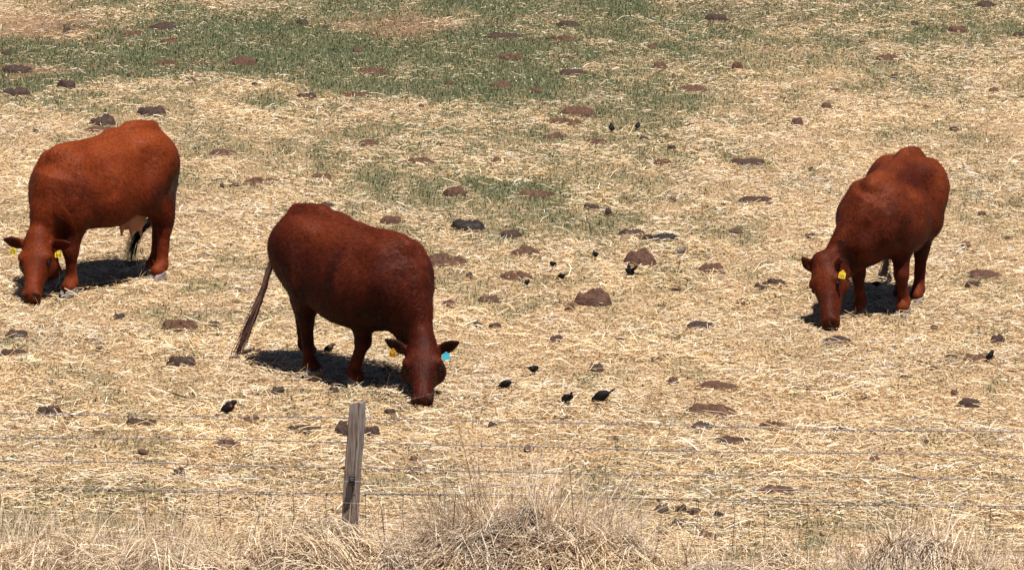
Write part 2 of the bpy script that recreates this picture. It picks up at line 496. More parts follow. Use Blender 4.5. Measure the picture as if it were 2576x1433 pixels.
# ------------------------------------------------------------------ dung pats: x, y, w, h in the measuring view, kind (d dark, b brown, r reddish and crumbly, f fresh black, m mound), label
PATS = [
 (410,65,62,20,'d',"dark oval cowpat alone on the green turf near the far left"),
 (172,76,30,12,'d',"small dark clod on green turf beside the bare earth at far left"),
 (330,84,46,12,'r',"thin reddish cowpat on the green turf left of the dark oval one"),
 (425,103,44,10,'r',"thin reddish scrap just below the dark oval pat on the turf"),
 (610,151,72,26,'b',"thick brown lumpy cowpat on green turf straight above the gap between two cows"),
 (415,158,44,16,'r',"reddish crumbly pat on turf left of the thick brown lumpy one"),
 (40,173,64,22,'d',"dark pat on the bare reddish soil at the left edge"),
 (15,135,26,10,'d',"small dark clod at the left edge above the pat on bare soil"),
 (168,213,46,22,'d',"dark broken pat where turf meets straw above the left cow"),
 (40,232,66,24,'d',"dark lumpy pat at the left edge where the turf ends"),
 (258,298,64,28,'d',"dark domed cowpat just behind the left cow's back"),
 (380,277,72,26,'d',"long dark lumpy cowpat standing just above the left cow's rump"),
 (253,323,82,14,'b',"flat brown pat half hidden by the left cow's back"),
 (770,241,52,16,'d',"dark grey arched pat on straw above the middle cow's rump"),
 (897,237,60,14,'r',"smooth reddish pat where the turf thins above the middle cow"),
 (935,178,76,18,'r',"crumbled reddish pat in the turf with straw mixed in"),
 (1267,90,86,20,'d',"wide dark pat in two lobes on the far turf"),
 (1430,57,56,16,'d',"oval dark pat at the far side, second from the far edge in the middle"),
 (1415,98,72,12,'r',"thin reddish smear of dung right of the wide two-lobed pat"),
 (1800,43,54,18,'d',"round dark pat at the far edge right of the middle"),
 (2480,12,48,18,'d',"dark domed pat at the very top right of the field"),
 (2410,74,44,16,'b',"small brown pile with straw below the dark pat at top right"),
 (2562,90,26,14,'d',"dark clod on the right edge of the view near the far side"),
 (1440,182,68,14,'d',"long narrow dark pat in the turf shaped like a log"),
 (1260,211,58,12,'b',"flat brown strip of dung in the middle turf"),
 (1285,142,66,18,'r',"crumbly orange brown pat on the turf under the two-lobed one"),
 (1455,278,84,26,'b',"ragged brown pat above the two far blackbirds' left"),
 (1420,304,78,20,'r',"broken reddish pat directly below the ragged brown one"),
 (925,360,52,18,'b',"small brown pat with a dark left end behind the middle cow"),
 (1055,407,78,14,'b',"flat brown pat low in the grass behind the middle cow's withers"),
 (1390,342,52,14,'b',"small brown twin clods left of the two far blackbirds"),
 (1500,357,52,12,'b',"thin brown pat just under the far blackbirds"),
 (660,460,92,16,'r',"long reddish pat in straw between the left and middle cows"),
 (810,447,50,14,'b',"small brown pat above the middle cow's rump"),
 (1140,480,52,26,'m',"rounded brown mound in the grass right of the middle cow's shoulder"),
 (1179,568,82,30,'f',"fresh black wet cowpat with yellow brown end right of the middle cow"),
 (1283,588,52,20,'d',"dark flaky pat with straw poking out beside the fresh black one"),
 (1321,634,68,28,'b',"brown dome-shaped pat below the fresh black one"),
 (1345,487,92,20,'r',"crumbled spread-out pat right of the rounded mound"),
 (1530,535,16,18,'d',"small upright dark clod with a white straw beside it"),
 (1487,524,40,10,'d',"flat dark scrap left of the small upright clod"),
 (1590,585,60,18,'d',"dark ridged pat above the large brown heap"),
 (1665,600,88,14,'f',"long thin blackish pat above the grey bird"),
 (1610,651,90,42,'m',"large heaped brown cowpat beside the fluttering blackbird"),
 (1790,676,74,30,'b',"sloping brown pat with pitted surface right of the grey bird"),
 (1493,752,90,42,'m',"large tall brown heap of dung in two lumps at the centre"),
 (1433,774,26,16,'b',"small brown clod left of the two-lump heap"),
 (1297,700,80,20,'r',"flat crusty orange brown pat left of the small blackbirds"),
 (1120,657,98,30,'r',"broad broken reddish pat against the middle cow's neck"),
 (1230,755,62,12,'b',"flat brown strip in straw right of the middle cow's head"),
 (1763,825,86,26,'d',"dark flat topped pat halfway between the middle and right cows"),
 (1953,716,50,22,'d',"dark pointed clod left of the right cow's head"),
 (1915,722,34,16,'d',"smaller dark clod touching the pointed one by the right cow"),
 (1245,824,36,16,'d',"dark grey clod right of the middle cow's ear"),
 (1205,823,32,8,'d',"thin dark sliver left of the dark grey clod"),
 (1883,408,88,18,'d',"wedge shaped dark pat in straw left of the right cow's back"),
 (1905,505,92,20,'d',"ragged line of dark clods left of the right cow's shoulder"),
 (1745,225,74,16,'b',"flat brown pat by the far turf edge right of the middle"),
 (1855,165,30,18,'b',"round brown clod in the far straw right of the middle"),
 (1660,165,32,16,'b',"brown crumb with straw at the end of the turf"),
 (2235,144,62,18,'b',"brown broken pat in the far straw above the right cow"),
 (2480,690,92,22,'b',"wide brown pat right of the right cow's hind legs"),
 (2450,716,42,16,'d',"small dark pat under the wide brown one by the right cow"),
 (2110,866,78,18,'d',"flat dark pat just below the right cow's muzzle"),
 (2510,855,34,18,'d',"round dark clod near the right edge below the right cow"),
 (2395,905,36,16,'d',"dark clod left of the pat with the perched blackbird"),
 (2455,907,62,16,'b',"brown flat pat with a blackbird standing at its right end"),
 (1805,972,110,22,'b',"long brown pat in two pieces above the biggest heap near the fence"),
 (1790,1030,138,38,'m',"biggest brown heap of dung just behind the fence"),
 (1765,1075,50,14,'d',"dark pat half under straw below the biggest heap"),
 (1945,1073,62,16,'r',"reddish flat pat behind the top wire right of the biggest heap"),
 (1845,1115,104,14,'d',"long dark strip of dung behind the second wire"),
 (2440,1013,52,20,'d',"dark pat with upright straws near the right edge behind the fence"),
 (122,1037,62,30,'d',"dark dug-over pat behind the top wire at far left"),
 (172,1057,32,8,'d',"thin dark scrap right of the dug-over pat at far left"),
 (353,1066,78,14,'d',"narrow dark double pat behind the fence at left"),
 (632,1058,38,12,'r',"small reddish pat right of the blackbird on the left"),
 (765,1081,92,20,'d',"long dark double pat left of the fence post"),
 (862,1086,44,34,'d',"dark tall clod against the left side of the fence post"),
 (930,1092,50,26,'d',"dark clod with straw on it right of the fence post"),
 (575,1140,72,26,'r',"reddish earth patch of dung under straw left of the post"),
 (1045,1165,36,12,'b',"upper of two small brown clods right of the fence post"),
 (1046,1190,52,14,'b',"lower of two small brown clods right of the fence post"),
 (1240,1079,26,12,'d',"single dark crumb behind the second wire in the middle"),
 (980,1042,28,12,'d',"small dark crumb behind the top wire right of the post"),
 (455,906,72,26,'d',"dark clod pile in straw below the left cow's hooves"),
 (450,818,84,30,'r',"reddish scattered pat under straw between left and middle cows"),
 (35,890,72,24,'d',"dark reddish pat at the left edge below the left cow"),
 (40,840,60,14,'d',"thin dark pat at the left edge under the left cow's muzzle"),
 (968,936,36,12,'r',"leaf shaped reddish scrap beside the middle cow's head"),
 (1665,1285,34,22,'d',"leftmost of four dark clods behind the woven wire"),
 (1713,1283,28,20,'d',"second of four dark clods behind the woven wire"),
 (1746,1290,34,12,'d',"third of four dark clods behind the woven wire"),
 (1808,1298,24,18,'d',"rightmost of four dark clods behind the woven wire"),
 (1706,1320,34,14,'d',"dark clod alone below the row of four"),
 (1660,1350,64,26,'b',"brown heap at the foot of the fence right of the tall grass clump"),
 (1780,1352,46,18,'b',"brown clod at the foot of the fence right of the brown heap"),
 (1695,960,30,14,'b',"faint brown clod left of the long two-piece pat"),
 (1960,1238,92,14,'b',"brown patch of dung just behind the lowest barbed wire"),
 (985,556,52,20,'b',"brown scattered pat just above the middle cow's withers"),
 (820,521,34,12,'d',"dark pat peeping over the middle cow's back"),
 (2080,268,28,16,'b',"round brown clod in straw above the right cow"),
 (2005,310,30,20,'b',"pale brown clod left above the right cow's rump"),
 (560,385,70,14,'b',"flat brown pat right of the left cow's rump"),
 (1690,375,20,8,'d',"tiny dark crumb right of the far blackbirds"),
 (1665,408,50,10,'b',"thin brown pat right of and below the far blackbirds"),
]
CRUMBS = [(560,470),(507,549),(590,468),(1105,362),(700,300),(1250,410),(2250,195),(2100,230),(1820,520),(2040,428),(2470,540),(2535,600),(2420,430),(1690,505),(1620,352),
          (300,800),(250,880),(540,820),(660,840),(590,905),(840,1000),(700,1000),(1130,770),(1150,930),(1400,860),(1560,860),(1650,905),(2250,880),(2350,930),(2180,1000),
          (2280,960),(2030,980),(1500,930),(1430,1100),(1330,1150),(1550,1110),(2110,1090),(2200,1160),(2330,1120),(450,1200),(360,1150),(250,1100),(700,1130),(770,1180),(1420,1060),
          (2400,330),(2330,270),(2500,230),(2170,110),(1930,115),(1970,250),(1740,320),(1560,230),(1350,230),(1060,270),(1130,210),(640,215),(480,205),(330,190),(600,50),(820,70),(900,130),
          (760,60),(1130,40),(1700,90),(1640,120),(2300,60),(150,400),(90,330),(1180,700),(1700,730),(1870,760),(2350,830),(2400,990),(2040,600),(1960,610),(1850,590),(2430,620)]
def pat_place(x, y, w, h):
    near = on_ground(x, y + h * .5)
    s = px_per_m(near)
    W = w / s
    D = W * .75
    T = h / s - D * .20
    if T < .03:
        T = .03
        D = max(.06, (h / s - .02) / .2) if h / s > .03 else .08
        D = min(D, W * .9)
    return near[0], near[1] + D * .5, W, D, min(T * 1.05, .17)
PAT_W = [pat_place(*p[:4]) for p in PATS]
PX = np.array([p[0] for p in PAT_W]); PY = np.array([p[1] for p in PAT_W])
PW = np.array([p[2] for p in PAT_W]); PD = np.array([p[3] for p in PAT_W])

# ------------------------------------------------------------------ straw, turf
def scatter(n, y0=28.3, y1=60.5, margin=1.0):
    y = RNG.uniform(y0, y1, n * 2)
    keep = RNG.random(n * 2) < (y * .1055 + margin) / (y1 * .1055 + margin)
    y = y[keep][:n]
    x = RNG.uniform(-1, 1, len(y)) * (y * .1055 + margin)
    return x, y
def pat_cover(x, y):
    c = np.zeros(len(x))
    for a, b, w, d in zip(PX, PY, PW, PD):
        near = np.nonzero((np.abs(x - a) < w * .6) & (np.abs(y - b) < d * .7))[0]
        r = ((x[near] - a) / (w * .5)) ** 2 + ((y[near] - b) / (d * .5)) ** 2
        c[near] = np.maximum(c[near], np.clip(1.25 - r, 0, 1))
    return c
DENSE = 1.0
WISPS = [(74, 760, 30, .10), (1062, 1020, 45, .13), (2083, 826, 30, .10), (173, 752, 10, .07), (132, 724, 20, .07), (397, 712, 10, .07), (383, 694, 40, .07), (897, 980, 50, .09), (1000, 1005, 60, .14),
         (790, 955, 40, .08), (2160, 800, 14, .07), (2270, 800, 12, .07), (2305, 771, 12, .07), (2262, 766, 40, .07), (350, 690, 60, .08), (640, 930, 40, .2), (868, 1440, 60, .12)]
def build_straw():
    x, y = scatter(int(1250000 * DENSE))
    t = turf(x, y)
    e = earth(x, y)
    thin = np.clip((fbm(x * 1.5, y * 1.0, 91) - .33) * 3.4, .14, 1) * np.clip((fbm(x * 5, y * 3, 93) - .22) * 3.8, .5, 1)
    p = (1 - .88 * np.clip(t * 1.05, 0, 1) ** .8) * (1 - .6 * e) * thin
    p = p * (1 - .84 * pat_cover(x, y))
    k = RNG.random(len(x)) < np.clip(p, .0, 1)
    x, y = x[k], y[k]
    # wisps pulled up round muzzles and hooves
    sx, sy = [], []
    for a, b, m, sp in WISPS:
        g = on_ground(a, b)
        sx.append(RNG.normal(g[0], sp, m))
        sy.append(RNG.normal(g[1] - .02, sp * .8, m))
    nw = sum(len(a) for a in sx)
    x, y = np.concatenate([x] + sx), np.concatenate([y] + sy)
    n = len(x)
    wisp = np.arange(n) >= n - nw
    tt = turf(x, y)
    L = np.clip(np.exp(RNG.normal(math.log(.052), .58, n)), .02, .32) * np.clip(1.12 - (y - 30) / 60, .6, 1.1) * (1 - .25 * tt)
    W = np.clip(RNG.normal(.0043, .0014, n), .0025, .010)
    W = np.where(RNG.random(n) < .04, W * 1.7, W)
    az = RNG.normal(0, 1.0, n) + np.where(RNG.random(n) < .5, 0, math.pi)
    pitch = RNG.normal(0, .17, n)
    up = (RNG.random(n) < .05) | (wisp & (RNG.random(n) < .6))
    pitch = np.where(up, RNG.normal(0, .5, n), pitch)
    L = np.where(wisp, L * 1.5, L)
    d = np.stack([np.cos(az) * np.cos(pitch), np.sin(az) * np.cos(pitch), np.sin(pitch)], 1)
    ph = pile(x, y) * (1 - .6 * turf(x, y))
    z = relief(x, y) + .004 + RNG.random(n) ** .7 * ph + np.abs(np.sin(pitch)) * L * .38
    c = np.stack([x, y, z], 1)
    bend = RNG.normal(0, .10, n) * L
    side = np.stack([-np.sin(az), np.cos(az), np.zeros(n)], 1)
    off = side * bend[:, None] * .6
    off[:, 2] += np.abs(bend) * .5
    P = np.stack([c - d * L[:, None] * .5, c + off, c + d * L[:, None] * .5], 1)
    roll = RNG.normal(0, .7, n)
    sd = side * np.cos(roll)[:, None] + np.array([0, 0, 1.0]) * np.sin(roll)[:, None]
    V, F = ribbons(P, np.repeat(W[:, None], 3, 1), sd, .30)
    me = fast_mesh("straw", V, F, 4)
    m = island_mat("straw", [(0, (.10, .055, .025)), (.13, (.34, .20, .095)), (.32, (.62, .42, .21)), (.58, (.76, .57, .335)), (.82, (.82, .69, .475)), (1, (.90, .85, .76))],
                   rough=.5, spec=.35, tint_scale=.55, tint=((.86, .86, .88), (1.0, .97, .92)))
    o = link("straw", me, m, smooth=False)
    tag(o, "loose yellow straw strewn over the whole field", "straw", kind='stuff')
    return n
NSTRAW = build_straw()
def build_turf():
    x, y = scatter(int(900000 * DENSE))
    t = turf(x, y)
    k = RNG.random(len(x)) < np.clip(t * 1.1, 0, 1) * (1 - pat_cover(x, y))
    x, y, t = x[k], y[k], t[k]
    n = len(x)
    h = np.clip(RNG.normal(.030, .012, n), .010, .08)
    az = RNG.uniform(0, 2 * math.pi, n)
    lean = RNG.uniform(.1, .9, n)
    b = np.stack([x, y, relief(x, y) - .002], 1)
    wd = RNG.uniform(.003, .007, n)
    s = np.stack([-np.sin(az), np.cos(az), np.zeros(n)], 1) * wd[:, None]
    tip = b + np.stack([np.cos(az) * np.sin(lean), np.sin(az) * np.sin(lean), np.cos(lean)], 1) * h[:, None]
    V = np.stack([b - s, b + s, tip], 1).reshape(-1, 3)
    F = np.arange(3 * n).reshape(-1, 3)
    me = fast_mesh("turf", V, F, 3)
    m = island_mat("short_grass", [(0, (.056, .074, .036)), (.45, (.122, .140, .074)), (.74, (.19, .19, .105)), (1, (.40, .34, .21))], rough=.6, spec=.2,
                   tint_scale=.8, tint=((.9, 1.0, .95), (1.05, 1.0, .95)), translucent=.2)
    o = link("turf", me, m, smooth=False)
    tag(o, "short green grazed grass growing through the straw", "grass", kind='stuff')
    return n
NTURF = build_turf()
print("STRAW", NSTRAW, "TURF", NTURF)

# ------------------------------------------------------------------ tall dry grass along the fence
DRY = [(0, (.18, .115, .08)), (.2, (.38, .285, .20)), (.5, (.60, .485, .35)), (.85, (.75, .65, .50)), (1, (.82, .76, .64))]
dry_mat = island_mat("dry_grass", DRY, rough=.6, spec=.25, tint_scale=1.6, tint=((.80, .78, .80), (1.08, 1.0, .88)), translucent=.12)
def blades(x, y, h, az, lean, curl, w, seg=5, z0=0.0):
    """upright blades: leave the ground leaning by lean towards az, and curl over towards the tip"""
    n = len(x)
    p = np.stack([x, y, relief(x, y) - .01 + z0], 1)
    pts = [p]
    st = h / seg
    for i in range(seg):
        a = lean + curl * ((i + 1) / seg) ** 1.5
        a = np.minimum(a, 2.2)
        dirv = np.stack([np.cos(az) * np.sin(a), np.sin(az) * np.sin(a), np.cos(a)], 1)
        p = p + dirv * st[:, None]
        p[:, 2] = np.maximum(p[:, 2], .01)
        pts.append(p)
    P = np.stack(pts, 1)
    tp = np.linspace(1, .25, seg + 1)[None, :] * w[:, None]
    sd = np.stack([-np.sin(az + .4), np.cos(az + .4), np.zeros(n)], 1)
    return ribbons(P, tp, sd, .18)
def grass_patch(n, xr, yr, hm, hs, az_m, az_s, lean_m, curl_m, dens=None):
    x = RNG.uniform(xr[0], xr[1], n)
    y = RNG.uniform(yr[0], yr[1], n)
    if dens is not None:
        k = RNG.random(n) < dens(x, y)
        x, y = x[k], y[k]
        n = len(x)
    h = np.clip(RNG.normal(hm, hs, n), .06, 1.0)
    return blades(x, y, h, RNG.normal(az_m, az_s, n), np.abs(RNG.normal(lean_m, .2, n)), np.abs(RNG.normal(curl_m, .35, n)), RNG.uniform(.0035, .008, n))
def verge():
    parts = []
    patch = lambda x, y: np.clip((fbm(x * 1.5, y * 1.5, 201) - .28) * 2.6, .05, 1)
    parts.append(grass_patch(4200, (-5.2, -1.25), (28.6, 29.75), .30, .12, .3, 1.6, .30, .6, patch))
    parts.append(grass_patch(2600, (-1.6, -.3), (28.7, 29.7), .27, .10, .3, 1.0, .45, .9, patch))
    parts.append(grass_patch(1800, (.9, 2.2), (28.8, 29.9), .28, .10, 2.2, 1.3, .35, .7, patch))
    parts.append(grass_patch(2000, (2.9, 5.2), (28.8, 29.9), .30, .10, 1.2, 1.4, .3, .6, patch))
    parts.append(grass_patch(700, (1.2, 3.4), (29.5, 30.4), .24, .10, 1.2, 1.4, .2, .3, patch))
    parts.append(grass_patch(900, (-4.5, -0.8), (29.6, 30.5), .26, .10, 1.2, 1.4, .2, .3, patch))
    # lodged stems lying in all directions at the foot
    parts.append(grass_patch(5000, (-5.2, 5.2), (28.5, 29.9), .34, .12, 0, 3.0, .9, .8, patch))
    parts.append(mats(RNG, 1800, (-2.9, 28.95, 2.1, .5, .34), .38, (.004, .009), .4, 1.1))
    parts.append(mats(RNG, 1500, (-1.15, 29.15, .75, .42, .40), .40, (.004, .010), 2.6, .7))
    parts.append(mats(RNG, 1500, (1.5, 28.95, .9, .45, .30), .36, (.004, .009), 3.0, 1.0))
    parts.append(mats(RNG, 1200, (3.5, 28.95, 1.2, .45, .30), .36, (.004, .009), 3.0, 1.0))
    parts.append(uprights(RNG, 1500, (-2.9, 29.1, 2.1, .5, 0), .62, .22, (.003, .007), .2, 3.0))
    parts.append(uprights(RNG, 700, (-1.1, 29.25, .6, .35, 0), .56, .3, (.003, .007), .3, 3.0))
    parts.append(uprights(RNG, 900, (1.6, 29.1, .9, .4, 0), .52, .3, (.003, .007), .3, 3.0))
    parts.append(uprights(RNG, 900, (3.4, 29.1, 1.0, .4, 0), .52, .3, (.003, .007), .3, 3.0))
    # a few tall single stems
    parts.append(grass_patch(70, (-4.4, 3.6), (29.0, 29.8), .62, .10, .2, 1.6, .10, .12))
    V, F = join_parts(parts)
    o = link("verge_grass", fast_mesh("verge_grass", V, F, 4), dry_mat, smooth=False)
    tag(o, "thin pale dry grass along the foot of the fence", "grass", kind='stuff')
    # green shoots among it
    x = RNG.uniform(-5, 5, 16000)
    y = RNG.uniform(28.6, 30.4, 16000)
    k = RNG.random(16000) < np.clip((fbm(x * 2.2, y * 2, 211) - .5) * 4 + np.where(x < -1.3, .25, 0), 0, 1)
    x, y = x[k], y[k]
    n = len(x)
    V, F = blades(x, y, RNG.uniform(.06, .2, n), RNG.uniform(0, 6.28, n), RNG.uniform(.05, .5, n), RNG.uniform(0, .6, n), RNG.uniform(.003, .006, n), seg=3)
    gm = island_mat("green_shoots", [(0, (.06, .09, .03)), (.6, (.12, .16, .06)), (1, (.25, .25, .11))], rough=.5, translucent=.2)
    o = link("green_shoots", fast_mesh("green_shoots", V, F, 4), gm, smooth=False)
    tag(o, "green grass shoots between the dry stems by the fence", "grass", kind='stuff')
thatch_mat = plain("old_thatch", (.16, .10, .06), .9, .1, 60, .6, .8)
def mound_z(x, y, m):
    cx, cy, rx, ry, h = m
    q = ((x - cx) / rx) ** 2 + ((y - cy) / ry) ** 2
    q = q * (.45 + 1.1 * fbm(x * 2.4, y * 2.4, 415))
    return h * np.clip(1 - q, 0, 1) ** .9 * (.45 + 1.1 * fbm(x * 2.9, y * 3.4, 411))
def mats(r, n, m, L, w, azm, spread=.5, wave=3.6, arch=.028):
    """stems lodged over a mound: each follows the heap, bows up in the middle and swings from side to side"""
    cx, cy, rx, ry, h = m
    a = r.uniform(0, 2 * math.pi, n)
    q = np.sqrt(r.random(n)) * 1.05
    x, y = cx + rx * q * np.cos(a), cy + ry * q * np.sin(a)
    flow = azm + wave * (fbm(x * 1.7, y * 1.7, 431) - .5) + r.normal(0, spread, n)
    ln = np.clip(r.normal(L, L * .3, n), .1, .9)
    cur = r.normal(0, .8, n)
    bow = np.abs(r.normal(arch, arch * .8, n))
    pts = []
    px, py = x.copy(), y.copy()
    S = 8
    for i in range(S + 1):
        t = i / S
        z = mound_z(px, py, m) + .012 + bow * np.sin(math.pi * t) + (r.random(n) * .03 if i == 0 else z0)
        if i == 0:
            z0 = z - mound_z(px, py, m) - .012
        pts.append(np.stack([px, py, z], 1))
        an = flow + cur * (t - .3)
        px = px + np.cos(an) * ln / S
        py = py + np.sin(an) * ln / S
    P = np.stack(pts, 1)
    wd = r.uniform(w[0], w[1], n)
    tp = np.linspace(1, .35, S + 1)[None] * wd[:, None]
    sd = np.stack([-np.sin(flow), np.cos(flow), r.normal(0, .6, n)], 1)
    return ribbons(P, tp, sd, .22)
def uprights(r, n, m, hm, lean, w, edge=.45, ang=1.3):
    cx, cy, rx, ry, h = m
    a = r.uniform(0, 2 * math.pi, n)
    q = np.sqrt(r.random(n))
    x, y = cx + rx * q * np.cos(a), cy + ry * q * np.sin(a)
    hh = hm * (1 - edge * q) * (.5 + .9 * fbm(x * 3.1, y * 2.5, 421)) * np.clip(r.normal(1, .25, n), .3, 1.5)
    az = np.arctan2(y - cy, x - cx) + r.normal(0, ang, n)
    return blades(x, y, hh, az, np.abs(r.normal(lean, .28, n)), np.abs(r.normal(.75, .65, n)), r.uniform(w[0], w[1], n), 6)
def shag(r, n, m, L, w):
    """bent leaf blades standing out of the heap in every direction"""
    cx, cy, rx, ry, h = m
    a = r.uniform(0, 2 * math.pi, n)
    q = np.sqrt(r.random(n)) * 1.05
    x, y = cx + rx * q * np.cos(a), cy + ry * q * np.sin(a)
    hh = np.clip(r.normal(L, L * .35, n), .08, .7)
    return blades(x, y, hh, r.uniform(0, 6.28, n), np.abs(r.normal(.5, .35, n)), np.abs(r.normal(1.2, .6, n)), r.uniform(w[0], w[1], n), 7, mound_z(x, y, m))
def clump(cx, cy, seed, label, m, n_mat, stands):
    r = np.random.default_rng(seed)
    parts = []
    for k, (n, L, w, azm) in enumerate(n_mat):
        parts.append(mats(r, n, m, L, w, azm))
    parts.append(shag(r, 1500 if m[2] > 1 else 700, m, .30, (.005, .011)))
    for st in stands:
        parts.append(uprights(r, *st))
    V, F = join_parts(parts)
    V = V - np.array([cx, cy, 0])
    o = link("grass_clump", fast_mesh("grass_clump", V, F, 4), dry_mat, smooth=False)
    o.location = (cx, cy, 0)
    tag(o, label, "grass clump", "dry grass clumps by the fence")
    # the heap of old thatch the stems lie on
    gx_, gy_ = np.meshgrid(np.linspace(m[0] - m[2], m[0] + m[2], 60), np.linspace(m[1] - m[3], m[1] + m[3], 36), indexing='ij')
    z = mound_z(gx_, gy_, m) - .015
    i_ = np.arange(60 * 36).reshape(60, 36)
    q_ = np.stack([i_[:-1, :-1], i_[1:, :-1], i_[1:, 1:], i_[:-1, 1:]], -1).reshape(-1, 4)
    link("thatch", fast_mesh("thatch", np.stack([gx_ - cx, gy_ - cy, z], -1).reshape(-1, 3), q_, 4), thatch_mat, o)
    return o
M1 = (.02, 29.15, 1.2, .55, .46)
clump(.05, 29.3, 301, "large pale tussock of dry grass right of the fence post, its stems combed over", M1,
      [(2200, .52, (.005, .010), 2.9), (1300, .42, (.005, .011), 4.2), (1000, .40, (.004, .009), .3)],
      [(1100, (.05, 29.5, .50, .20, 0), .92, .24, (.004, .009), .35), (800, (.42, 29.4, .36, .25, 0), .88, .30, (.004, .009), .4), (260, (-.2, 29.45, .3, .2, 0), 1.02, .12, (.003, .007), .4), (600, (.0, 29.1, .9, .4, 0), .75, .5, (.004, .009))])
M2 = (2.55, 29.1, .62, .42, .38)
clump(2.55, 29.2, 302, "reddish tan tussock of dry grass in the right corner below the wires", M2,
      [(1000, .42, (.005, .009), 4.2), (500, .36, (.005, .009), 1.0)],
      [(600, (2.5, 29.25, .45, .25, 0), .66, .22, (.004, .008)), (300, (2.85, 29.1, .4, .3, 0), .54, .3, (.004, .008))])
verge()
# ------------------------------------------------------------------ cattle
def coat_material(name, dark, mid, light, mud=(.05, .028, .02)):
    m, nt, b, N, L = new_mat(name)
    b.inputs['Roughness'].default_value = .56
    b.inputs['Specular IOR Level'].default_value = .11
    tc = N("ShaderNodeTexCoord")
    a = N("ShaderNodeAttribute")
    a.attribute_name = "tone"
    def noise(sc, det, st=(1, 1, 1)):
        mp = N("ShaderNodeMapping")
        mp.inputs['Scale'].default_value = st
        L(tc.outputs['Object'], mp.inputs['Vector'])
        n = N("ShaderNodeTexNoise")
        n.inputs['Scale'].default_value = sc
        n.inputs['Detail'].default_value = det
        n.inputs['Roughness'].default_value = .6
        L(mp.outputs[0], n.inputs['Vector'])
        return n.outputs['Fac']
    def math_(op, x, y):
        q = N("ShaderNodeMath")
        q.operation = op
        for i, v in enumerate((x, y)):
            if hasattr(v, 'is_linked'):
                L(v, q.inputs[i])
            else:
                q.inputs[i].default_value = v
        return q.outputs[0]
    big = noise(4.5, 4, (.8, 1, 1.1))
    hair = noise(70, 3, (.55, 1, .35))
    f = math_('ADD', a.outputs['Fac'], math_('MULTIPLY', math_('SUBTRACT', big, .5), .62))
    f = math_('ADD', f, math_('MULTIPLY', math_('SUBTRACT', hair, .5), .36))
    r = ramp(nt, [(.0, mud), (.18, dark), (.5, mid), (.85, light)])
    L(f, r.inputs['Fac'])
    L(r.outputs['Color'], b.inputs['Base Color'])
    bp = N("ShaderNodeBump")
    bp.inputs['Strength'].default_value = .55
    bp.inputs['Distance'].default_value = .014
    L(math_('ADD', math_('MULTIPLY', hair, .6), math_('MULTIPLY', noise(22, 5), .9)), bp.inputs['Height'])
    L(bp.outputs['Normal'], b.inputs['Normal'])
    return m
hoof_mat = plain("hoof_horn", (.20, .17, .155), .7, .15, 30, .35)
eye_mat = plain("eye_wet", (.010, .007, .005), .4, .15)
udder_mat = plain("udder_skin", (.36, .17, .105), .55, .3, 12, .15)
tail_mat = island_mat("tail_hair", [(0, (.016, .007, .005)), (.5, (.045, .018, .012)), (1, (.20, .10, .07))], .55, .3)
tail_dark_mat = island_mat("dark_tail_hair", [(0, (.010, .005, .004)), (.6, (.022, .010, .008)), (1, (.045, .02, .014))], .55, .3)
tag_yellow = plain("yellow_plastic", (.72, .52, .03), .35, .5, 60, .08)
tag_amber = plain("amber_plastic", (.55, .27, .01), .35, .5, 60, .08)
tag_blue = plain("blue_plastic", (.05, .42, .56), .35, .5, 60, .08)
ink_mat = plain("tag_ink", (.03, .025, .02), .5, .3)

def digit_strokes(n, seed):
    """worn digits on an ear tag: not legible in the photograph, kept as broken ink strokes; rectangles x0,z0,x1,z1 in tag units"""
    r = np.random.default_rng(seed)
    out = []
    seg = {'t': (0, 1.8, 1, 2.05), 'm': (0, .9, 1, 1.12), 'b': (0, 0, 1, .22), 'tl': (0, 1, .24, 2), 'tr': (.76, 1, 1, 2), 'bl': (0, 0, .24, 1), 'br': (.76, 0, 1, 1)}
    for k in range(n):
        for s in r.permutation(list(seg))[:5]:
            a = seg[s]
            out.append((k * 1.4 + a[0], a[1], k * 1.4 + a[2], a[3]))
    return out, (n - 1) * 1.4 + 1
def make_tag(parent, center, normal, up, w, h, mat, seed, digits=3):
    """flat ear tag with a narrow neck, rounded corners, a stud and worn digits"""
    pts = [(-.14, .5), (.14, .5), (.18, .34), (.40, .26), (.5, .12), (.5, -.40), (.42, -.5), (-.42, -.5), (-.5, -.40), (-.5, .12), (-.40, .26), (-.18, .34)]
    n = unit(normal)
    u = unit(np.asarray(up) - n * np.dot(up, n))
    s = np.cross(u, n)
    bm = bmesh.new()
    t = .0035
    f = [bm.verts.new(center + s * a * w + u * b * h + n * t) for a, b in pts]
    g = [bm.verts.new(center + s * a * w + u * b * h - n * t) for a, b in pts]
    bm.faces.new(f)
    bm.faces.new(g[::-1])
    for i in range(len(pts)):
        j = (i + 1) % len(pts)
        bm.faces.new((f[j], f[i], g[i], g[j]))
    # stud
    q = [bm.verts.new(center + s * .09 * w * math.cos(a) + u * (.40 * h + .09 * w * math.sin(a)) + n * (t + .003)) for a in np.linspace(0, 2 * math.pi, 9)[:-1]]
    bm.faces.new(q)
    st, tw = digit_strokes(digits, seed)
    sc = .68 * w / tw
    for a, b, c, d in st:
        v = [bm.verts.new(center + s * (x * sc - .34 * w) + u * (z * sc - .36 * h) + n * (t + .0015)) for x, z in ((a, b), (c, b), (c, d), (a, d))]
        fc = bm.faces.new(v)
        fc.material_index = 1
    me = bpy.data.meshes.new("ear_tag")
    bm.normal_update()
    bmesh.ops.recalc_face_normals(bm, faces=[x for x in bm.faces if x.material_index == 0])
    bm.to_mesh(me)
    bm.free()
    return link("ear_tag", me, [mat, ink_mat], parent, smooth=False)

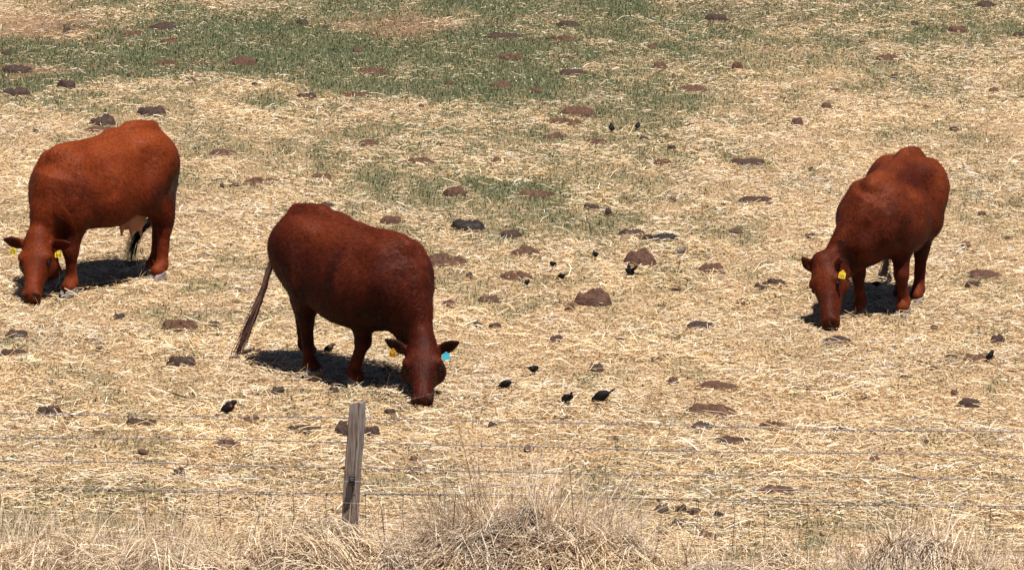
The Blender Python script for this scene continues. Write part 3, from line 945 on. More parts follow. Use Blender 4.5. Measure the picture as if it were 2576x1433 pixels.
BODY = [  # t, cw, top-to-bottom centre, half width, half height  (filled from top and bottom lines)
    (-.80, .15, 1.262, .92), (-.68, .21, 1.295, .80), (-.48, .26, 1.300, .70), (-.25, .325, 1.288, .585), (.0, .365, 1.278, .53), (.20, .345, 1.272, .535),
    (.36, .275, 1.285, .555), (.48, .21, 1.265, .585), (.59, .15, 1.15, .65), (.67, .08, 1.02, .74)]
def make_cow(spec):
    O = np.array([spec['origin'][0], spec['origin'][1], 0.0])
    th = spec['heading']
    K = spec.get('size', 1.0)
    hx = np.array([math.cos(th), math.sin(th), 0])
    hy = np.array([-math.sin(th), math.cos(th), 0])
    hz = np.array([0, 0, 1.0])
    M3 = np.stack([hx, hy, hz])
    O[2] = 0.0
    def loc(p):
        return (M3 @ (np.asarray(p, float) - O)) / K
    def dloc(v):
        return M3 @ np.asarray(v, float)
    vox = .0115
    S = Solid((-1.15, -.75, -.03), (1.75, .75, 1.42), vox)
    gir = spec.get('girth', 1.0)
    drop = spec.get('drop', .08)
    bony = spec.get('bony', 1.0)
    def dz(x):
        q = np.clip((x + .65) / 1.2, 0, 1)
        return -drop * q
    deep = spec.get('deep', 0.0)
    st = []
    for t, w, a, b in BODY:
        b2 = b - deep * max(0, 1 - ((t + .05) / .62) ** 2)
        st.append((t, 0, (a + b2) / 2 + dz(t) * .7, w * gir, (a - b2) / 2 + dz(t) * .3))
    S.loft((0, 0, 0), (1, 0, 0), (0, 1, 0), (0, 0, 1), st, .05, 2.25, .13)
    for s in (1, -1):
        S.ball((-.46, s * (.225 * gir - .05 * (1 - bony)), 1.185 - .03 * (1 - bony)), (.10, .06, .055), .10)              # hook bones
        S.ball((-.80, s * .10, 1.15), (.06, .05, .07), .08)                       # pin bones
        S.ball((-.60, s * .20, .98), (.25, .125, .27), .10)                       # rump and thigh
        S.ball((.38, s * .185 * gir, .95 + dz(.44)), (.16, .10, .29), .10)        # shoulder
        S.ball((.50, s * .14, .80), (.11, .10, .14), .08)                         # point of the shoulder
        S.ball((.02, s * .30 * gir, .78), (.36, .10, .22), .12)                   # barrel
        S.ball((-.31, s * .43 * gir, 1.12), (.10, .07 * bony, .13), .09, cut=True)       # hollow of the flank
        S.ball((.19, s * .44 * gir, 1.04), (.05, .07, .18), .08, cut=True)       # behind the shoulder blade
        S.cone((-.37, s * .345, .66), (-.44, s * .315, 1.0), .022, .022, .06, cut=True)   # crease before the thigh
        S.cone((-.34, s * .30, .70), (-.50, s * .25, .98), .035, .05, .08)        # flank fold
    S.cone((-.80, 0, 1.265), (-.50, 0, 1.295), .05, .045, .09)                     # tail head and sacrum
    S.cone((-.50, 0, 1.285), (.30, 0, 1.262 + dz(.3)), .03, .03, .06)            # spine
    S.ball((.36, 0, 1.25 + dz(.36)), (.18, .06, .055), .09)                      # withers
    S.ball((.56, 0, .67), (.15, .09, .13), .09)                                   # brisket
    feet = {k: loc(on_ground(*v)) for k, v in spec['feet'].items()}
    for k, f in feet.items():
        s = 1 if k[1] == 'l' else -1
        f = np.array([f[0], f[1], 0.0])
        feet[k] = f
        lift = spec.get('lift', {}).get(k, 0)
        if k[0] == 'h':
            hip, stf = np.array((-.60, s * .19, 1.0)), np.array((-.40, s * .235, .74))
            hock = np.array((f[0] - .12, f[1] * .9 + s * .015, .49))
            fet = np.array((f[0] - .055, f[1], .13))
            S.cone(hip, stf, .17, .135, .12)
            S.cone(stf, hock + np.array((.03, 0, .04)), .122, .068, .07)
            S.cone((-.76, s * .13, 1.04), hock + np.array((.02, 0, .17)), .105, .072, .10)
            S.cone((-.73, s * .17, .98), hock + np.array((-.01, 0, .05)), .12, .056, .08)
            S.cone(hock + np.array((-.045, 0, .06)), hock + np.array((.015, 0, -.06)), .040, .052, .04)
            S.ball(hock, (.073, .054, .08), .04)
            S.cone(hock, fet, .054, .047, .04)
            S.ball(fet, (.052, .050, .052), .03)
            S.cone(fet, f + np.array((.012, 0, .09)), .044, .052, .03)
        else:
            sh, el = np.array((.40, s * .18, .90)), np.array((.33 + np.clip(.75 * (f[0] - .36), -.23, .14), s * .19, .69))
            kn = np.array((f[0] * .75 + .35 * .25 + .02, f[1] * .85 + s * .03, .385))
            fet = np.array((f[0] - .035, f[1], .125))
            S.cone(sh, el, .13, .115, .10)
            S.cone(el, kn, .105, .056, .06)
            S.cone(el + np.array((-.05, 0, .02)), kn + np.array((-.01, 0, .08)), .07, .045, .05)
            S.ball(kn, (.061, .060, .08), .035)
            S.cone(kn, fet, .050, .045, .035)
            S.ball(fet, (.052, .052, .055), .03)
            S.cone(fet, f + np.array((.010, 0, .09)), .044, .054, .03)
        S.ball((f[0] + .0, f[1], .088), (.058, .055, .026), .02)                  # coronet
    # head
    P = loc(spec['poll'])
    Mz = loc(spec['muzzle'])
    T = unit(Mz - P)
    Hd = dloc(spec['face'])
    Hd = unit(Hd - T * (Hd @ T))
    Wd = np.cross(Hd, T)
    Lh = np.linalg.norm(Mz - P)
    hs = spec.get('head', 1.0)
    hst = [(-.10, .060, .02, -.13), (-.03, .088, .035, -.20), (.10, .105, .045, -.215), (.26, .112, .045, -.225), (.38, .106, .040, -.215), (.50, .086, .034, -.192),
           (.66, .068, .028, -.170), (.80, .062, .026, -.140), (.90, .064, .026, -.128), (.97, .058, .016, -.115), (1.01, .040, -.005, -.095)]
    S.loft(P, T, Wd, Hd, [(t * Lh, 0, (a + b) / 2 * hs, w * hs, (a - b) / 2 * hs) for t, w, a, b in hst], .02, 2.4, -.04)
    def hp(t, w, h):
        return P + T * t * Lh + Wd * w * hs + Hd * h * hs
    for s in (1, -1):
        S.ball(hp(.30, s * .096, -.012), .030 * hs, .045)                          # brow over the eye
        S.ball(hp(.38, s * .112, -.030), .016 * hs, .02, cut=True)                 # eye socket
        S.ball(hp(.30, s * .072, -.130), (.070 * hs,) * 3, .06)                    # cheek
        S.ball(hp(.965, s * .040, .0), .019 * hs, .015, cut=True)                  # nostril
        S.ball(hp(.93, s * .052, -.005), .022 * hs, .02)
        S.cone(hp(.93, s * .06, -.10), hp(.70, s * .068, -.125), .008, .006, .008, cut=True)   # mouth line
    S.ball(hp(-.05, 0, -.01), .05 * hs, .07)                                        # poll
    # ears
    for key, s in (('ear_a', 1), ('ear_b', -1)):
        base = hp(.055, s * .088, -.055)
        tip = loc(spec[key])
        # the pair is given left / right in the picture: use whichever side is nearer
        other = hp(.055, -s * .088, -.055)
        if np.linalg.norm(tip - other) < np.linalg.norm(tip - base):
            base = other
        E = tip - base
        le = np.linalg.norm(E)
        E = E / le
        opn = unit(dloc(spec.get(key + '_open', (0, -1, -.35))))
        opn = unit(opn - E * (opn @ E))
        wd = np.cross(E, opn)
        S.loft(base, E, wd, opn, [(-.02, 0, 0, .028, .026), (.12 * le, 0, 0, .034, .024), (.38 * le, 0, 0, .054, .020), (.65 * le, 0, 0, .050, .017), (.86 * le, 0, 0, .030, .014), (1.0 * le, 0, 0, .010, .010)], .025)
        S.ball(base + E * le * .52 + opn * .030, (le * .33, .034, .022), .012, axes=np.stack([E, wd, opn]), cut=True)
    # neck
    B = np.array((.42, 0, .985 + dz(.5) * .8))
    Q = hp(-.03, 0, -.140)
    nt_ = unit(Q - B)
    ln = np.linalg.norm(Q - B)
    nu = np.array((.35, 0, 1.0)) + .25 * Hd
    nu = unit(nu - nt_ * (nu @ nt_))
    nw = np.cross(nu, nt_)
    nk = spec.get('neck', 1.0)
    S.loft(B, nt_, nw, nu, [(0, 0, -.02, .175 * nk, .27), (.28 * ln, 0, -.01, .145 * nk, .235), (.55 * ln, 0, .005, .120 * nk, .19), (.8 * ln, 0, .0, .104 * nk, .145), (1.0 * ln, 0, .0, .090 * nk, .108)], .10, 2.2)
    S.cone(hp(.14, 0, -.21), (.44, 0, .57), .03, .075, .11)         # throat and dewlap
    for k in range(spec.get('folds', 0)):                                           # creases where the neck bends to the ground
        t = .30 + .16 * k
        for s in (1, -1):
            c = B + nt_ * ln * t + nw * s * .165 * nk
            S.cone(c + nu * .09, c - nu * .12 + nt_ * .03, .012, .012, .03, cut=True)
    # a little unevenness: hair clumps and caked mud on the lower flanks and thighs
    pos, F = S.mesh("cow", 1)
    nrm = np.zeros_like(pos)
    fn = np.cross(pos[F[:, 2]] - pos[F[:, 0]], pos[F[:, 3]] - pos[F[:, 1]])
    for i in range(4):
        np.add.at(nrm, F[:, i], fn)
    nrm /= np.maximum(1e-9, np.linalg.norm(nrm, axis=1, keepdims=True))
    x, y, z = pos.T
    lump = noise3(pos, 5, 3) - .5
    curl = noise3(pos * np.array([1, 1, .7]), 38, 8) - .5
    fine = noise3(pos * np.array([.7, 1, .6]), 75, 18) - .5
    body = ((z > .45) & (np.linalg.norm(pos - P, axis=1) > .35)).astype(float)
    flank = np.clip(1 - np.abs(z - .72) / .35, 0, 1) * body
    rear = np.clip((-x - .3) / .3, 0, 1) * body * np.clip((1.15 - z) / .3, 0, 1)
    rough = np.clip(flank + rear, 0, 1) * np.clip((noise3(pos, 3.2, 31) - .40) * 5, 0, 1)
    disp = lump * .016 * body + curl * (.004 + .016 * rough) + fine * (.003 + .004 * rough)
    pos = pos + nrm * disp[:, None]
    # coat tone: sun-bleached along the back and shoulders, dirt on flanks and legs, dark muzzle
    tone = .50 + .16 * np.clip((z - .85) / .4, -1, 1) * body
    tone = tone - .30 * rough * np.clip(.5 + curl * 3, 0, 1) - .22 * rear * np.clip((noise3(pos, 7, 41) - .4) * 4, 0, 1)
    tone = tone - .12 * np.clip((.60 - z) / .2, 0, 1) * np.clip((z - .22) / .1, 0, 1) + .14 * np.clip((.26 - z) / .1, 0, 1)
    tm = (pos - P) @ T / Lh
    wm = np.abs((pos - P) @ Wd)
    dm = np.linalg.norm(pos - (P + T * Lh * .35), axis=1)
    onhead = dm < .42
    tone = np.where(onhead, .46 + .10 * np.exp(-((tm - .22) / .12) ** 2) - .10 * np.clip((tm - .9) * 8, 0, 1), tone)
    tone = np.where(onhead & (wm > .125 * hs) & (tm < .3) & (tm > -.35), .22, tone)
    tone = tone + spec.get('tone', 0.0) + .08 * (noise3(pos, 2.2, 77) - .5) * 2
    for s in (1, -1):
        dn = np.linalg.norm(pos - hp(.965, s * .040, .004), axis=1)
        tone = np.where(dn < .021 * hs, -.1, tone + .16 * np.exp(-((dn - .034) / .012) ** 2) * (tm > .97))
        tone = tone - .30 * np.exp(-(np.linalg.norm(pos - hp(.38, s * .112, -.03), axis=1) / .026) ** 2)
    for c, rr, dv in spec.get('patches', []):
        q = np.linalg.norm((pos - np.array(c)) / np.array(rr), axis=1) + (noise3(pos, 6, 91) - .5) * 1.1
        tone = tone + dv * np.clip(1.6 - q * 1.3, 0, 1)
    # short hair lying back and down over the hide, part of the body's own mesh
    r = np.random.default_rng(spec['seed'] + 50)
    fa = np.linalg.norm(fn, axis=1)
    nh = 70000
    fi = r.choice(len(F), nh, p=fa / fa.sum())
    u, v = r.random(nh)[:, None], r.random(nh)[:, None]
    q = F[fi]
    root_p = (pos[q[:, 0]] * (1 - u) + pos[q[:, 1]] * u) * (1 - v) + (pos[q[:, 3]] * (1 - u) + pos[q[:, 2]] * u) * v
    hn = nrm[q[:, 0]]
    flow = np.tile(np.array([-.75, 0, -.55]), (nh, 1)) + .5 * np.stack([noise3(root_p, 4, 131) - .5, noise3(root_p, 4, 137) - .5, noise3(root_p, 4, 139) - .5], 1) * 2
    low = root_p[:, 2] < .5
    flow[low] = flow[low] * .3 + np.array([0, 0, -1.0])
    head_h = np.linalg.norm(root_p - (P + T * Lh * .35), axis=1) < .40
    flow[head_h] = .3 * flow[head_h] + T
    flow += r.normal(0, .16, (nh, 3))
    flow = flow - hn * np.sum(flow * hn, 1, keepdims=True)
    flow /= np.maximum(1e-6, np.linalg.norm(flow, axis=1, keepdims=True))
    hl = np.where(head_h | low, .011, .019) * r.uniform(.6, 1.5, nh) * spec.get('shag', 1.0)
    wv = np.cross(flow, hn)
    roll = r.normal(0, .45, nh)[:, None]
    wv = wv * np.cos(roll) + hn * np.sin(roll)
    hw_ = r.uniform(.0008, .0018, nh)[:, None]
    tipp = root_p + (flow * np.cos(.22) + hn * np.sin(.22) * np.abs(r.normal(1, .5, nh))[:, None]) * hl[:, None]
    HV = np.stack([root_p - wv * hw_, root_p + wv * hw_, tipp + wv * hw_ * .25, tipp - wv * hw_ * .25], 1).reshape(-1, 3)
    HF = np.arange(4 * nh).reshape(-1, 4) + len(pos)
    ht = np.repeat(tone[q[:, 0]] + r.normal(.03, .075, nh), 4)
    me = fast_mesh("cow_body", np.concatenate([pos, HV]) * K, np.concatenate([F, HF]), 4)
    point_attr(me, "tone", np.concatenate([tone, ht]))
    root = empty("cow", tuple(O + np.array([0, 0, 0])), th)
    tag(root, spec['label'], "cow", "red cattle grazing in the field")
    link("body", me, spec['coat'], root)
    # hooves: two claws each
    for k, f in feet.items():
        h = Solid((f[0] - .10, f[1] - .09, -.02), (f[0] + .13, f[1] + .09, .13), .006)
        for s in (1, -1):
            h.cone((f[0] - .035, f[1] + s * .031, .026), (f[0] + .066, f[1] + s * .028, .014), .033, .024, .008)
            h.cone((f[0] - .02, f[1] + s * .030, .066), (f[0] + .045, f[1] + s * .028, .036), .031, .024, .008)
        v, q = h.mesh("hoof", 1)
        v[:, 2] = np.maximum(v[:, 2], -.004)
        link("hoof", fast_mesh("hoof", v * K, q, 4), hoof_mat, root)
    # eyes
    for s in (1, -1):
        e = Solid(hp(.38, s * .098, -.028) - .03, hp(.38, s * .098, -.028) + .03, .005)
        e.ball(hp(.38, s * .0985, -.028), .020 * hs, .005)
        v, q = e.mesh("eye", 1)
        link("eye", fast_mesh("eye", v * K, q, 4), eye_mat, root)
    # tail: a tapering dock and a switch of hair
    tp = [np.array((-.80, 0, 1.265)), np.array((-.87, 0, 1.17))] + [loc(p) for p in spec['tail']]
    tp = np.array(tp)
    ts = np.concatenate([[0], np.cumsum(np.linalg.norm(np.diff(tp, axis=0), axis=1))])
    cv = lambda q: catmull(ts, tp, np.asarray(q, float))
    tl = ts[-1]
    dock = .66 * tl
    c = cv(np.linspace(0, dock, 18))
    parts = []
    tv, tf = tube(c, np.linspace(.032, .008, 18), 8)
    parts.append((tv, tf))
    r = np.random.default_rng(spec['seed'])
    nh = spec.get('switch', 260)
    t0 = r.uniform(spec.get('tuft', .30) * tl, .74 * tl, nh)
    lenh = r.uniform(.20, .44, nh) * tl
    pth = []
    spread = spec.get('spread', .03)
    o1 = r.normal(0, .012, (nh, 3))
    lock = r.integers(0, 5, nh)
    o2 = r.normal(0, spread, (5, 3))[lock] + r.normal(0, spread * .35, (nh, 3))
    for q in np.linspace(0, 1, 7):
        pth.append(cv(np.minimum(t0 + lenh * q, tl)) + o1 * (1 - q * .5) + o2 * q ** 1.3 + np.array([0, 0, -1.0]) * np.maximum(0, t0 + lenh * q - tl)[:, None])
    pth = np.stack(pth, 1)
    w = np.linspace(1, .3, 7)[None] * r.uniform(.005, .010, nh)[:, None]
    parts.append(ribbons(pth, w, np.tile([[.8, .6, .1]], (nh, 1)), .3))
    tv, tf = join_parts(parts)
    link("tail", fast_mesh("tail", tv * K, tf, 4), spec.get('tail_mat', tail_mat), root)
    # udder
    if 'udder' in spec:
        uc = np.array(spec['udder'])
        u = Solid(uc - .26, uc + .26, .009)
        u.ball(uc + np.array((0, .055, .01)), (.105, .075, .13), .05)
        u.ball(uc + np.array((0, -.055, .01)), (.105, .075, .13), .05)
        for a in (.055, -.06):
            for s in (1, -1):
                u.cone(uc + np.array((a, s * .055, -.10)), uc + np.array((a * 1.1, s * .055, -.155)), .018, .012, .02)
        v, q = u.mesh("udder", 2)
        link("udder", fast_mesh("udder", v * K, q, 4), udder_mat, root)
    for i, (p, nrm_, up, w, h, mat, dg) in enumerate(spec['tags']):
        o = make_tag(root, loc(p) * K, dloc(nrm_), dloc(up), w, h, mat, spec['seed'] + i, dg)
        if mat is tag_blue:
            o['label'] = "light blue ear tag"
        elif mat is tag_amber:
            o['label'] = "amber yellow ear tag"
    return root
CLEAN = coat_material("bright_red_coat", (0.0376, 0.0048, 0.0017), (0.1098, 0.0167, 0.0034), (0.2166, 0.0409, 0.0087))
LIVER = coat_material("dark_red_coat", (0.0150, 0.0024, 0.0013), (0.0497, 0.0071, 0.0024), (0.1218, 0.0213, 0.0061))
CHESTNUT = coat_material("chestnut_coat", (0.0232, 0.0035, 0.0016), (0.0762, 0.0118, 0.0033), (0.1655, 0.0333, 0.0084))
rad = math.radians
A, D = on_ground, at_depth
make_cow(dict(seed=11, label="lighter red cow at the left with two yellow ear tags and a pale udder", origin=(-3.41, 39.10), heading=rad(-124), size=.955, girth=.92, drop=.065, head=1.15, coat=CLEAN, tone=.03,
    feet=dict(fl=(173, 745), fr=(132, 718), hl=(397, 705), hr=(383, 688)),
    poll=D(91, 600, 38.48), muzzle=D(76, 749, 38.16), face=(-.16, -.96, .2), ear_a=D(8, 600, 38.52), ear_b=D(180, 612, 38.38),
    tail=[D(430, 450, 40.0), D(402, 535, 40.1), D(352, 585, 40.0), D(338, 630, 39.9), D(334, 690, 39.8)], tail_mat=tail_dark_mat, spread=.035, switch=420,
    udder=(-.47, .04, .53), patches=[((-.36, .36, .74), (.14, .2, .13), -.22), ((-.68, .28, .80), (.14, .2, .25), -.22), ((-.75, .1, 1.0), (.1, .2, .12), -.25), ((.35, .2, .75), (.12, .2, .2), -.12), ((-.2, .2, 1.25), (.5, .25, .12), .12)],
    tags=[(D(33, 630, 38.42), (-.25, -.95, .1), (.1, 0, 1), .055, .054, tag_yellow, 2), (D(147, 638, 38.32), (.2, -.95, .1), (0, 0, 1), .058, .054, tag_yellow, 2)]))
make_cow(dict(seed=12, label="dark red cow in the middle with one blue and one amber ear tag", origin=(-1.10, 35.60), heading=rad(-46), size=.935, patches=[((.05, -.36, .95), (.05, .2, .22), -.22), ((-.2, -.2, 1.2), (.35, .2, .15), .16), ((.28, -.3, .9), (.16, .2, .22), .10), ((-.6, -.25, .65), (.2, .2, .2), -.15), ((.5, -.1, .9), (.12, .3, .25), -.10)], girth=1.02, bony=.5, drop=.085, deep=.08, coat=LIVER,
    feet=dict(fr=(897, 972), fl=(1042, 968), hr=(790, 950), hl=(777, 906)),
    poll=D(1062, 866, 34.97), muzzle=D(1062, 1010, 34.64), face=(-.05, -.95, .3), head=1.25, ear_a=D(968, 852, 35.02), ear_b=D(1155, 858, 34.94),
    tail=[D(685, 650, 36.45), D(662, 730, 36.45), D(638, 790, 36.42), D(616, 845, 36.4), D(601, 882, 36.4)], spread=.032, switch=150, tuft=.45, shag=1.3,
    tags=[(D(988, 886, 34.92), (-.3, -.9, .1), (.05, 0, 1), .052, .064, tag_amber, 2), (D(1122, 894, 34.87), (.3, -.9, .1), (0, 0, 1), .056, .058, tag_blue, 0)]))
make_cow(dict(seed=13, label="chestnut cow at the right facing the camera with one yellow ear tag", origin=(2.995, 38.70), heading=rad(-111), size=.925, patches=[((-.15, .2, 1.20), (.38, .10, .16), -.24), ((.12, .22, 1.08), (.10, .10, .10), .16), ((-.55, .25, 1.05), (.16, .2, .2), .16), ((.3, .05, 1.2), (.2, .06, .1), .12)], girth=.88, bony=.3, head=1.15, coat=CHESTNUT,
    feet=dict(fr=(2160, 793), fl=(2270, 795), hl=(2305, 765), hr=(2262, 760)),
    poll=D(2066, 658, 38.06), muzzle=D(2083, 817, 37.74), face=(-.5, -.82, .25), ear_a=D(2017, 646, 38.14), ear_b=D(2118, 652, 37.94), ear_b_open=(.9, -.4, -.5),
    tail=[D(2260, 560, 40.1), D(2235, 640, 40.05), D(2225, 690, 40.0), D(2212, 728, 39.95)], tail_mat=tail_dark_mat, spread=.035, switch=420,
    tags=[(D(2119, 689, 37.86), (-.1, -.95, .15), (.15, 0, 1), .055, .066, tag_yellow, 3)]))
# ------------------------------------------------------------------ dung
DUNG = {
 'd': plain("dark_dung", (.055, .032, .025), .75, .2, 40, .5, .7),
 'b': plain("brown_dung", (.095, .050, .034), .85, .15, 40, .45, .8),
 'r': plain("reddish_dung", (.100, .055, .036), .9, .1, 30, .5, .8),
 'f': plain("fresh_dung", (.022, .016, .014), .6, .2, 25, .6, .6),
 'm': plain("heaped_dung", (.088, .046, .032), .85, .15, 45, .45, .9),
}
def pat_mesh(w, d, t, seed, kind, na=44, nr=12):
    r = np.random.default_rng(seed)
    lob = 1 + sum(r.normal(0, .16 / k) * np.cos(k * np.linspace(0, 2 * np.pi, na, endpoint=False) + r.uniform(0, 6.28)) for k in range(2, 7))
    V = [[0, 0, 0]]
    hgt = lambda q: (1 - q ** 4.5) if kind in 'mb' else (1 - q ** 6) * (.75 + .25 * q)
    bumps = [(r.uniform(-.7, .7), r.uniform(-.7, .7), r.uniform(.2, .45), r.uniform(-.35, .4)) for _ in range(9)]
    pts = []
    for i in range(nr + 1):
        q = i / nr
        for a in range(na):
            th = 2 * np.pi * a / na
            pts.append((q * math.cos(th) * lob[a], q * math.sin(th) * lob[a], q))
    pts = np.array(pts)
    z = np.maximum(hgt(np.clip(pts[:, 2], 0, 1)), 0)
    for bx, by, br, ba in bumps:
        z = z * (1 + ba * np.exp(-((pts[:, 0] - bx) ** 2 + (pts[:, 1] - by) ** 2) / br ** 2) * .8)
    z = z * (1 + .6 * (fbm(pts[:, 0] * 4 + seed, pts[:, 1] * 4, seed) - .5) + .5 * (fbm(pts[:, 0] * 11, pts[:, 1] * 11 + seed, seed + 5) - .5))
    if kind == 'r':
        z = z * np.clip((fbm(pts[:, 0] * 5, pts[:, 1] * 5 + seed, seed + 9) - .30) * 3.4, .05, 1.2)
    z = np.minimum(z / max(.3, np.percentile(z, 93)), 1.15)
    v = np.stack([pts[:, 0] * w * .5, pts[:, 1] * d * .5, z * t - .006 * (pts[:, 2] > .99)], 1)
    f = []
    for i in range(nr):
        for a in range(na):
            b = (a + 1) % na
            f.append((i * na + a, (i + 1) * na + a, (i + 1) * na + b, i * na + b))
    return v, np.array(f)
for i, (p, (x, y, w, d, t)) in enumerate(zip(PATS, PAT_W)):
    z = float(relief(np.array([x]), np.array([y]))[0])
    lift = .018
    v, f = pat_mesh(w * 1.10, d * 1.04, t + lift, 400 + i, p[4])
    o = link("cowpat", fast_mesh("cowpat", v, f, 4), DUNG[p[4]])
    o.location = (x, y, z - .004)
    tag(o, p[5], "cowpat", "cowpats lying in the field")
cr_me = []
for s in range(6):
    v, f = pat_mesh(.15, .11, .045, 900 + s, 'd', 18, 5)
    me = fast_mesh("dung_crumb", v, f, 4)
    me.materials.append(DUNG['dbddbr'[s]])
    me.polygons.foreach_set('use_smooth', np.ones(len(me.polygons), bool))
    cr_me.append(me)
for i, (a, b) in enumerate(CRUMBS):
    g = on_ground(a, b)
    o = bpy.data.objects.new("dung_crumb", cr_me[i % 6])
    COL.objects.link(o)
    z = float(relief(np.array([g[0]]), np.array([g[1]]))[0])
    o.location = (g[0], g[1], z + .012)
    o.rotation_euler = (0, 0, random.uniform(0, 6.28))
    s = random.uniform(.4, .95)
    o.scale = (s, s, s * random.uniform(.5, 1.0))
    tag(o, "small crumb of dung half hidden among the straw", "dung crumb", "crumbs of dung scattered over the field")

# ------------------------------------------------------------------ birds
black = plain("black_feathers", (.006, .005, .006), .55, .15, 60, .4)
brownhead = plain("brown_feathers", (.055, .030, .022), .6, .25, 60, .3)
greyb = plain("grey_brown_feathers", (.13, .11, .10), .65, .2, 50, .35)
redp = plain("red_shoulder", (.35, .03, .012), .6, .2)
beakm = plain("beak_horn", (.04, .035, .03), .4, .3)
def make_bird(x, y, heading, pose, label, coat=black, size=1.0, patch=False, tail=None, hood=None):
    g = on_ground(x, y)
    g[2] = float(relief(np.array([g[0]]), np.array([g[1]]))[0]) + .012
    b = Solid((-.20, -.14, -.02), (.17, .14, .26), .005)
    body = np.array((0, 0, .085))
    tilt = dict(stand=.45, feed=-.35, low=-.15, up=.8, fly=.3)[pose]
    ax = np.array((math.cos(tilt), 0, math.sin(tilt)))
    hv = np.array((-math.sin(tilt), 0, math.cos(tilt)))
    side = np.array((0, 1.0, 0))
    b.loft(body, ax, side, hv, [(-.085, 0, .004, .018, .016), (-.055, 0, .002, .040, .036), (-.01, 0, 0, .054, .054), (.03, 0, .002, .048, .050), (.062, 0, .006, .028, .030)], .01)
    head = body + ax * .075 + hv * (.025 if pose != 'feed' else -.005)
    b.ball(head, (.034, .029, .030), .025)
    bd = unit(ax * .9 + np.array((0, 0, -.55 if pose in ('feed', 'low') else -.15)))
    tail_d = unit(-ax + np.array((0, 0, (.38 if pose in ('feed', 'low') else -.08) if tail is None else tail)))
    tb = body - ax * .07
    b.loft(tb, tail_d, side, np.cross(tail_d, side), [(-.02, 0, 0, .016, .012), (.03, 0, 0, .018, .008), (.075, 0, 0, .024, .007), (.095, 0, 0, .022, .006)], .012)
    for s in (1, -1):
        if pose == 'fly':
            wdir = unit(np.array((-.15, s * .75, .75)))
            b.loft(body + side * s * .02 + hv * .02, wdir, unit(ax), np.cross(wdir, unit(ax)), [(0, 0, 0, .035, .012), (.05, 0, 0, .042, .008), (.10, -.005, 0, .036, .007), (.145, -.015, 0, .016, .006)], .012)
        else:
            b.ball(body + side * s * .047 - ax * .015 + hv * .008, (.070, .013, .032), .008, axes=np.stack([ax, side, hv]))
    v, q = b.mesh("bird", 1)
    root = empty("bird", tuple(g), heading)
    root.scale = (size * .46,) * 3
    tag(root, label, "bird", "birds feeding among the straw")
    link("body", fast_mesh("bird_body", v, q, 4), coat, root)
    pv, pf = tube([head + bd * .018, head + bd * .032, head + bd * .046], [.009, .006, .0015], 7)
    link("beak", fast_mesh("beak", pv, pf, 4), beakm, root)
    if pose != 'fly':
        for s in (1, -1):
            a = body + np.array((-.005, s * .016, -.03))
            c = np.array((.0, s * .018, -.025))
            pv, pf = tube([a, (a + c) / 2 + np.array((-.012, 0, 0)), c, c + np.array((.025, 0, -.003))], [.005, .0035, .003, .002], 6)
            link("leg", fast_mesh("leg", pv, pf, 4), beakm, root)
    if hood is not None:
        w = Solid(head - .06, head + .06, .005)
        w.ball(head, (.0365, .031, .0325), .01)
        v, q = w.mesh('head', 1)
        link('head', fast_mesh('head', v, q, 4), hood, root)
    if patch:
        for s in (1, -1):
            w = Solid(body - .08, body + .08, .005)
            w.ball(body + side * s * .054 + ax * .030 + hv * .012, (.018, .010, .014), .004)
            v, q = w.mesh("shoulder_patch", 1)
            link("shoulder_patch", fast_mesh("shoulder_patch", v, q, 4), redp, root)
    return root
E_, W_, TOWARD, AWAY = 0.0, math.pi, -math.pi / 2, math.pi / 2
make_bird(1538, 334, AWAY + .3, 'up', "far black bird standing upright, left of the two far ones", size=.95)
make_bird(1604, 330, AWAY - .4, 'stand', "far black bird, right of the two far ones", size=.85)
make_bird(1498, 655, TOWARD + .3, 'low', "black bird above the centre, left of the large heaped pat", size=.85)
make_bird(1390, 678, AWAY + .5, 'low', "small black bird above the flat crusty pat, tail hidden", size=.8)
make_bird(1411, 714, W_ - .5, 'feed', "black bird feeding right of the flat crusty pat", size=.95)
make_bird(1325, 726, TOWARD - .3, 'low', "small black bird below the flat crusty pat", size=.75)
make_bird(1585, 702, W_ + .6, 'fly', "black bird fluttering with raised wings below the large heaped pat", size=1.1)
make_bird(1342, 945, E_ + .9, 'low', "round black bird upper of the pair right of the middle cow's head", size=1.05)
make_bird(1271, 990, W_, 'feed', "black bird feeding with tail to the right, beside the middle cow's muzzle", size=1.15, tail=-.35)
make_bird(1425, 1028, W_ - 1.0, 'feed', "brown headed black bird with its tail cocked up by the fence", coat=black, size=1.25, tail=1.1, hood=brownhead)
make_bird(1512, 1024, W_ + .12, 'feed', "long black bird head down with tail raised to the right by the fence", size=1.55)
make_bird(575, 1047, E_ + .15, 'stand', "black bird with red shoulder standing behind the top wire at left", size=1.4, patch=True)
make_bird(2490, 914, E_ + .2, 'up', "black bird perched at the end of a pat near the right edge", size=.95)
make_bird(1714, 648, E_ + .2, 'stand', "grey brown bird right of the large heaped pat", coat=greyb, size=1.0)
make_bird(828, 890, E_ + .1, 'stand', "brown bird standing under the middle cow's belly", coat=brownhead, size=1.05)
make_bird(2204, 728, W_ + .5, 'low', "black bird in the shade under the right cow", size=.85)

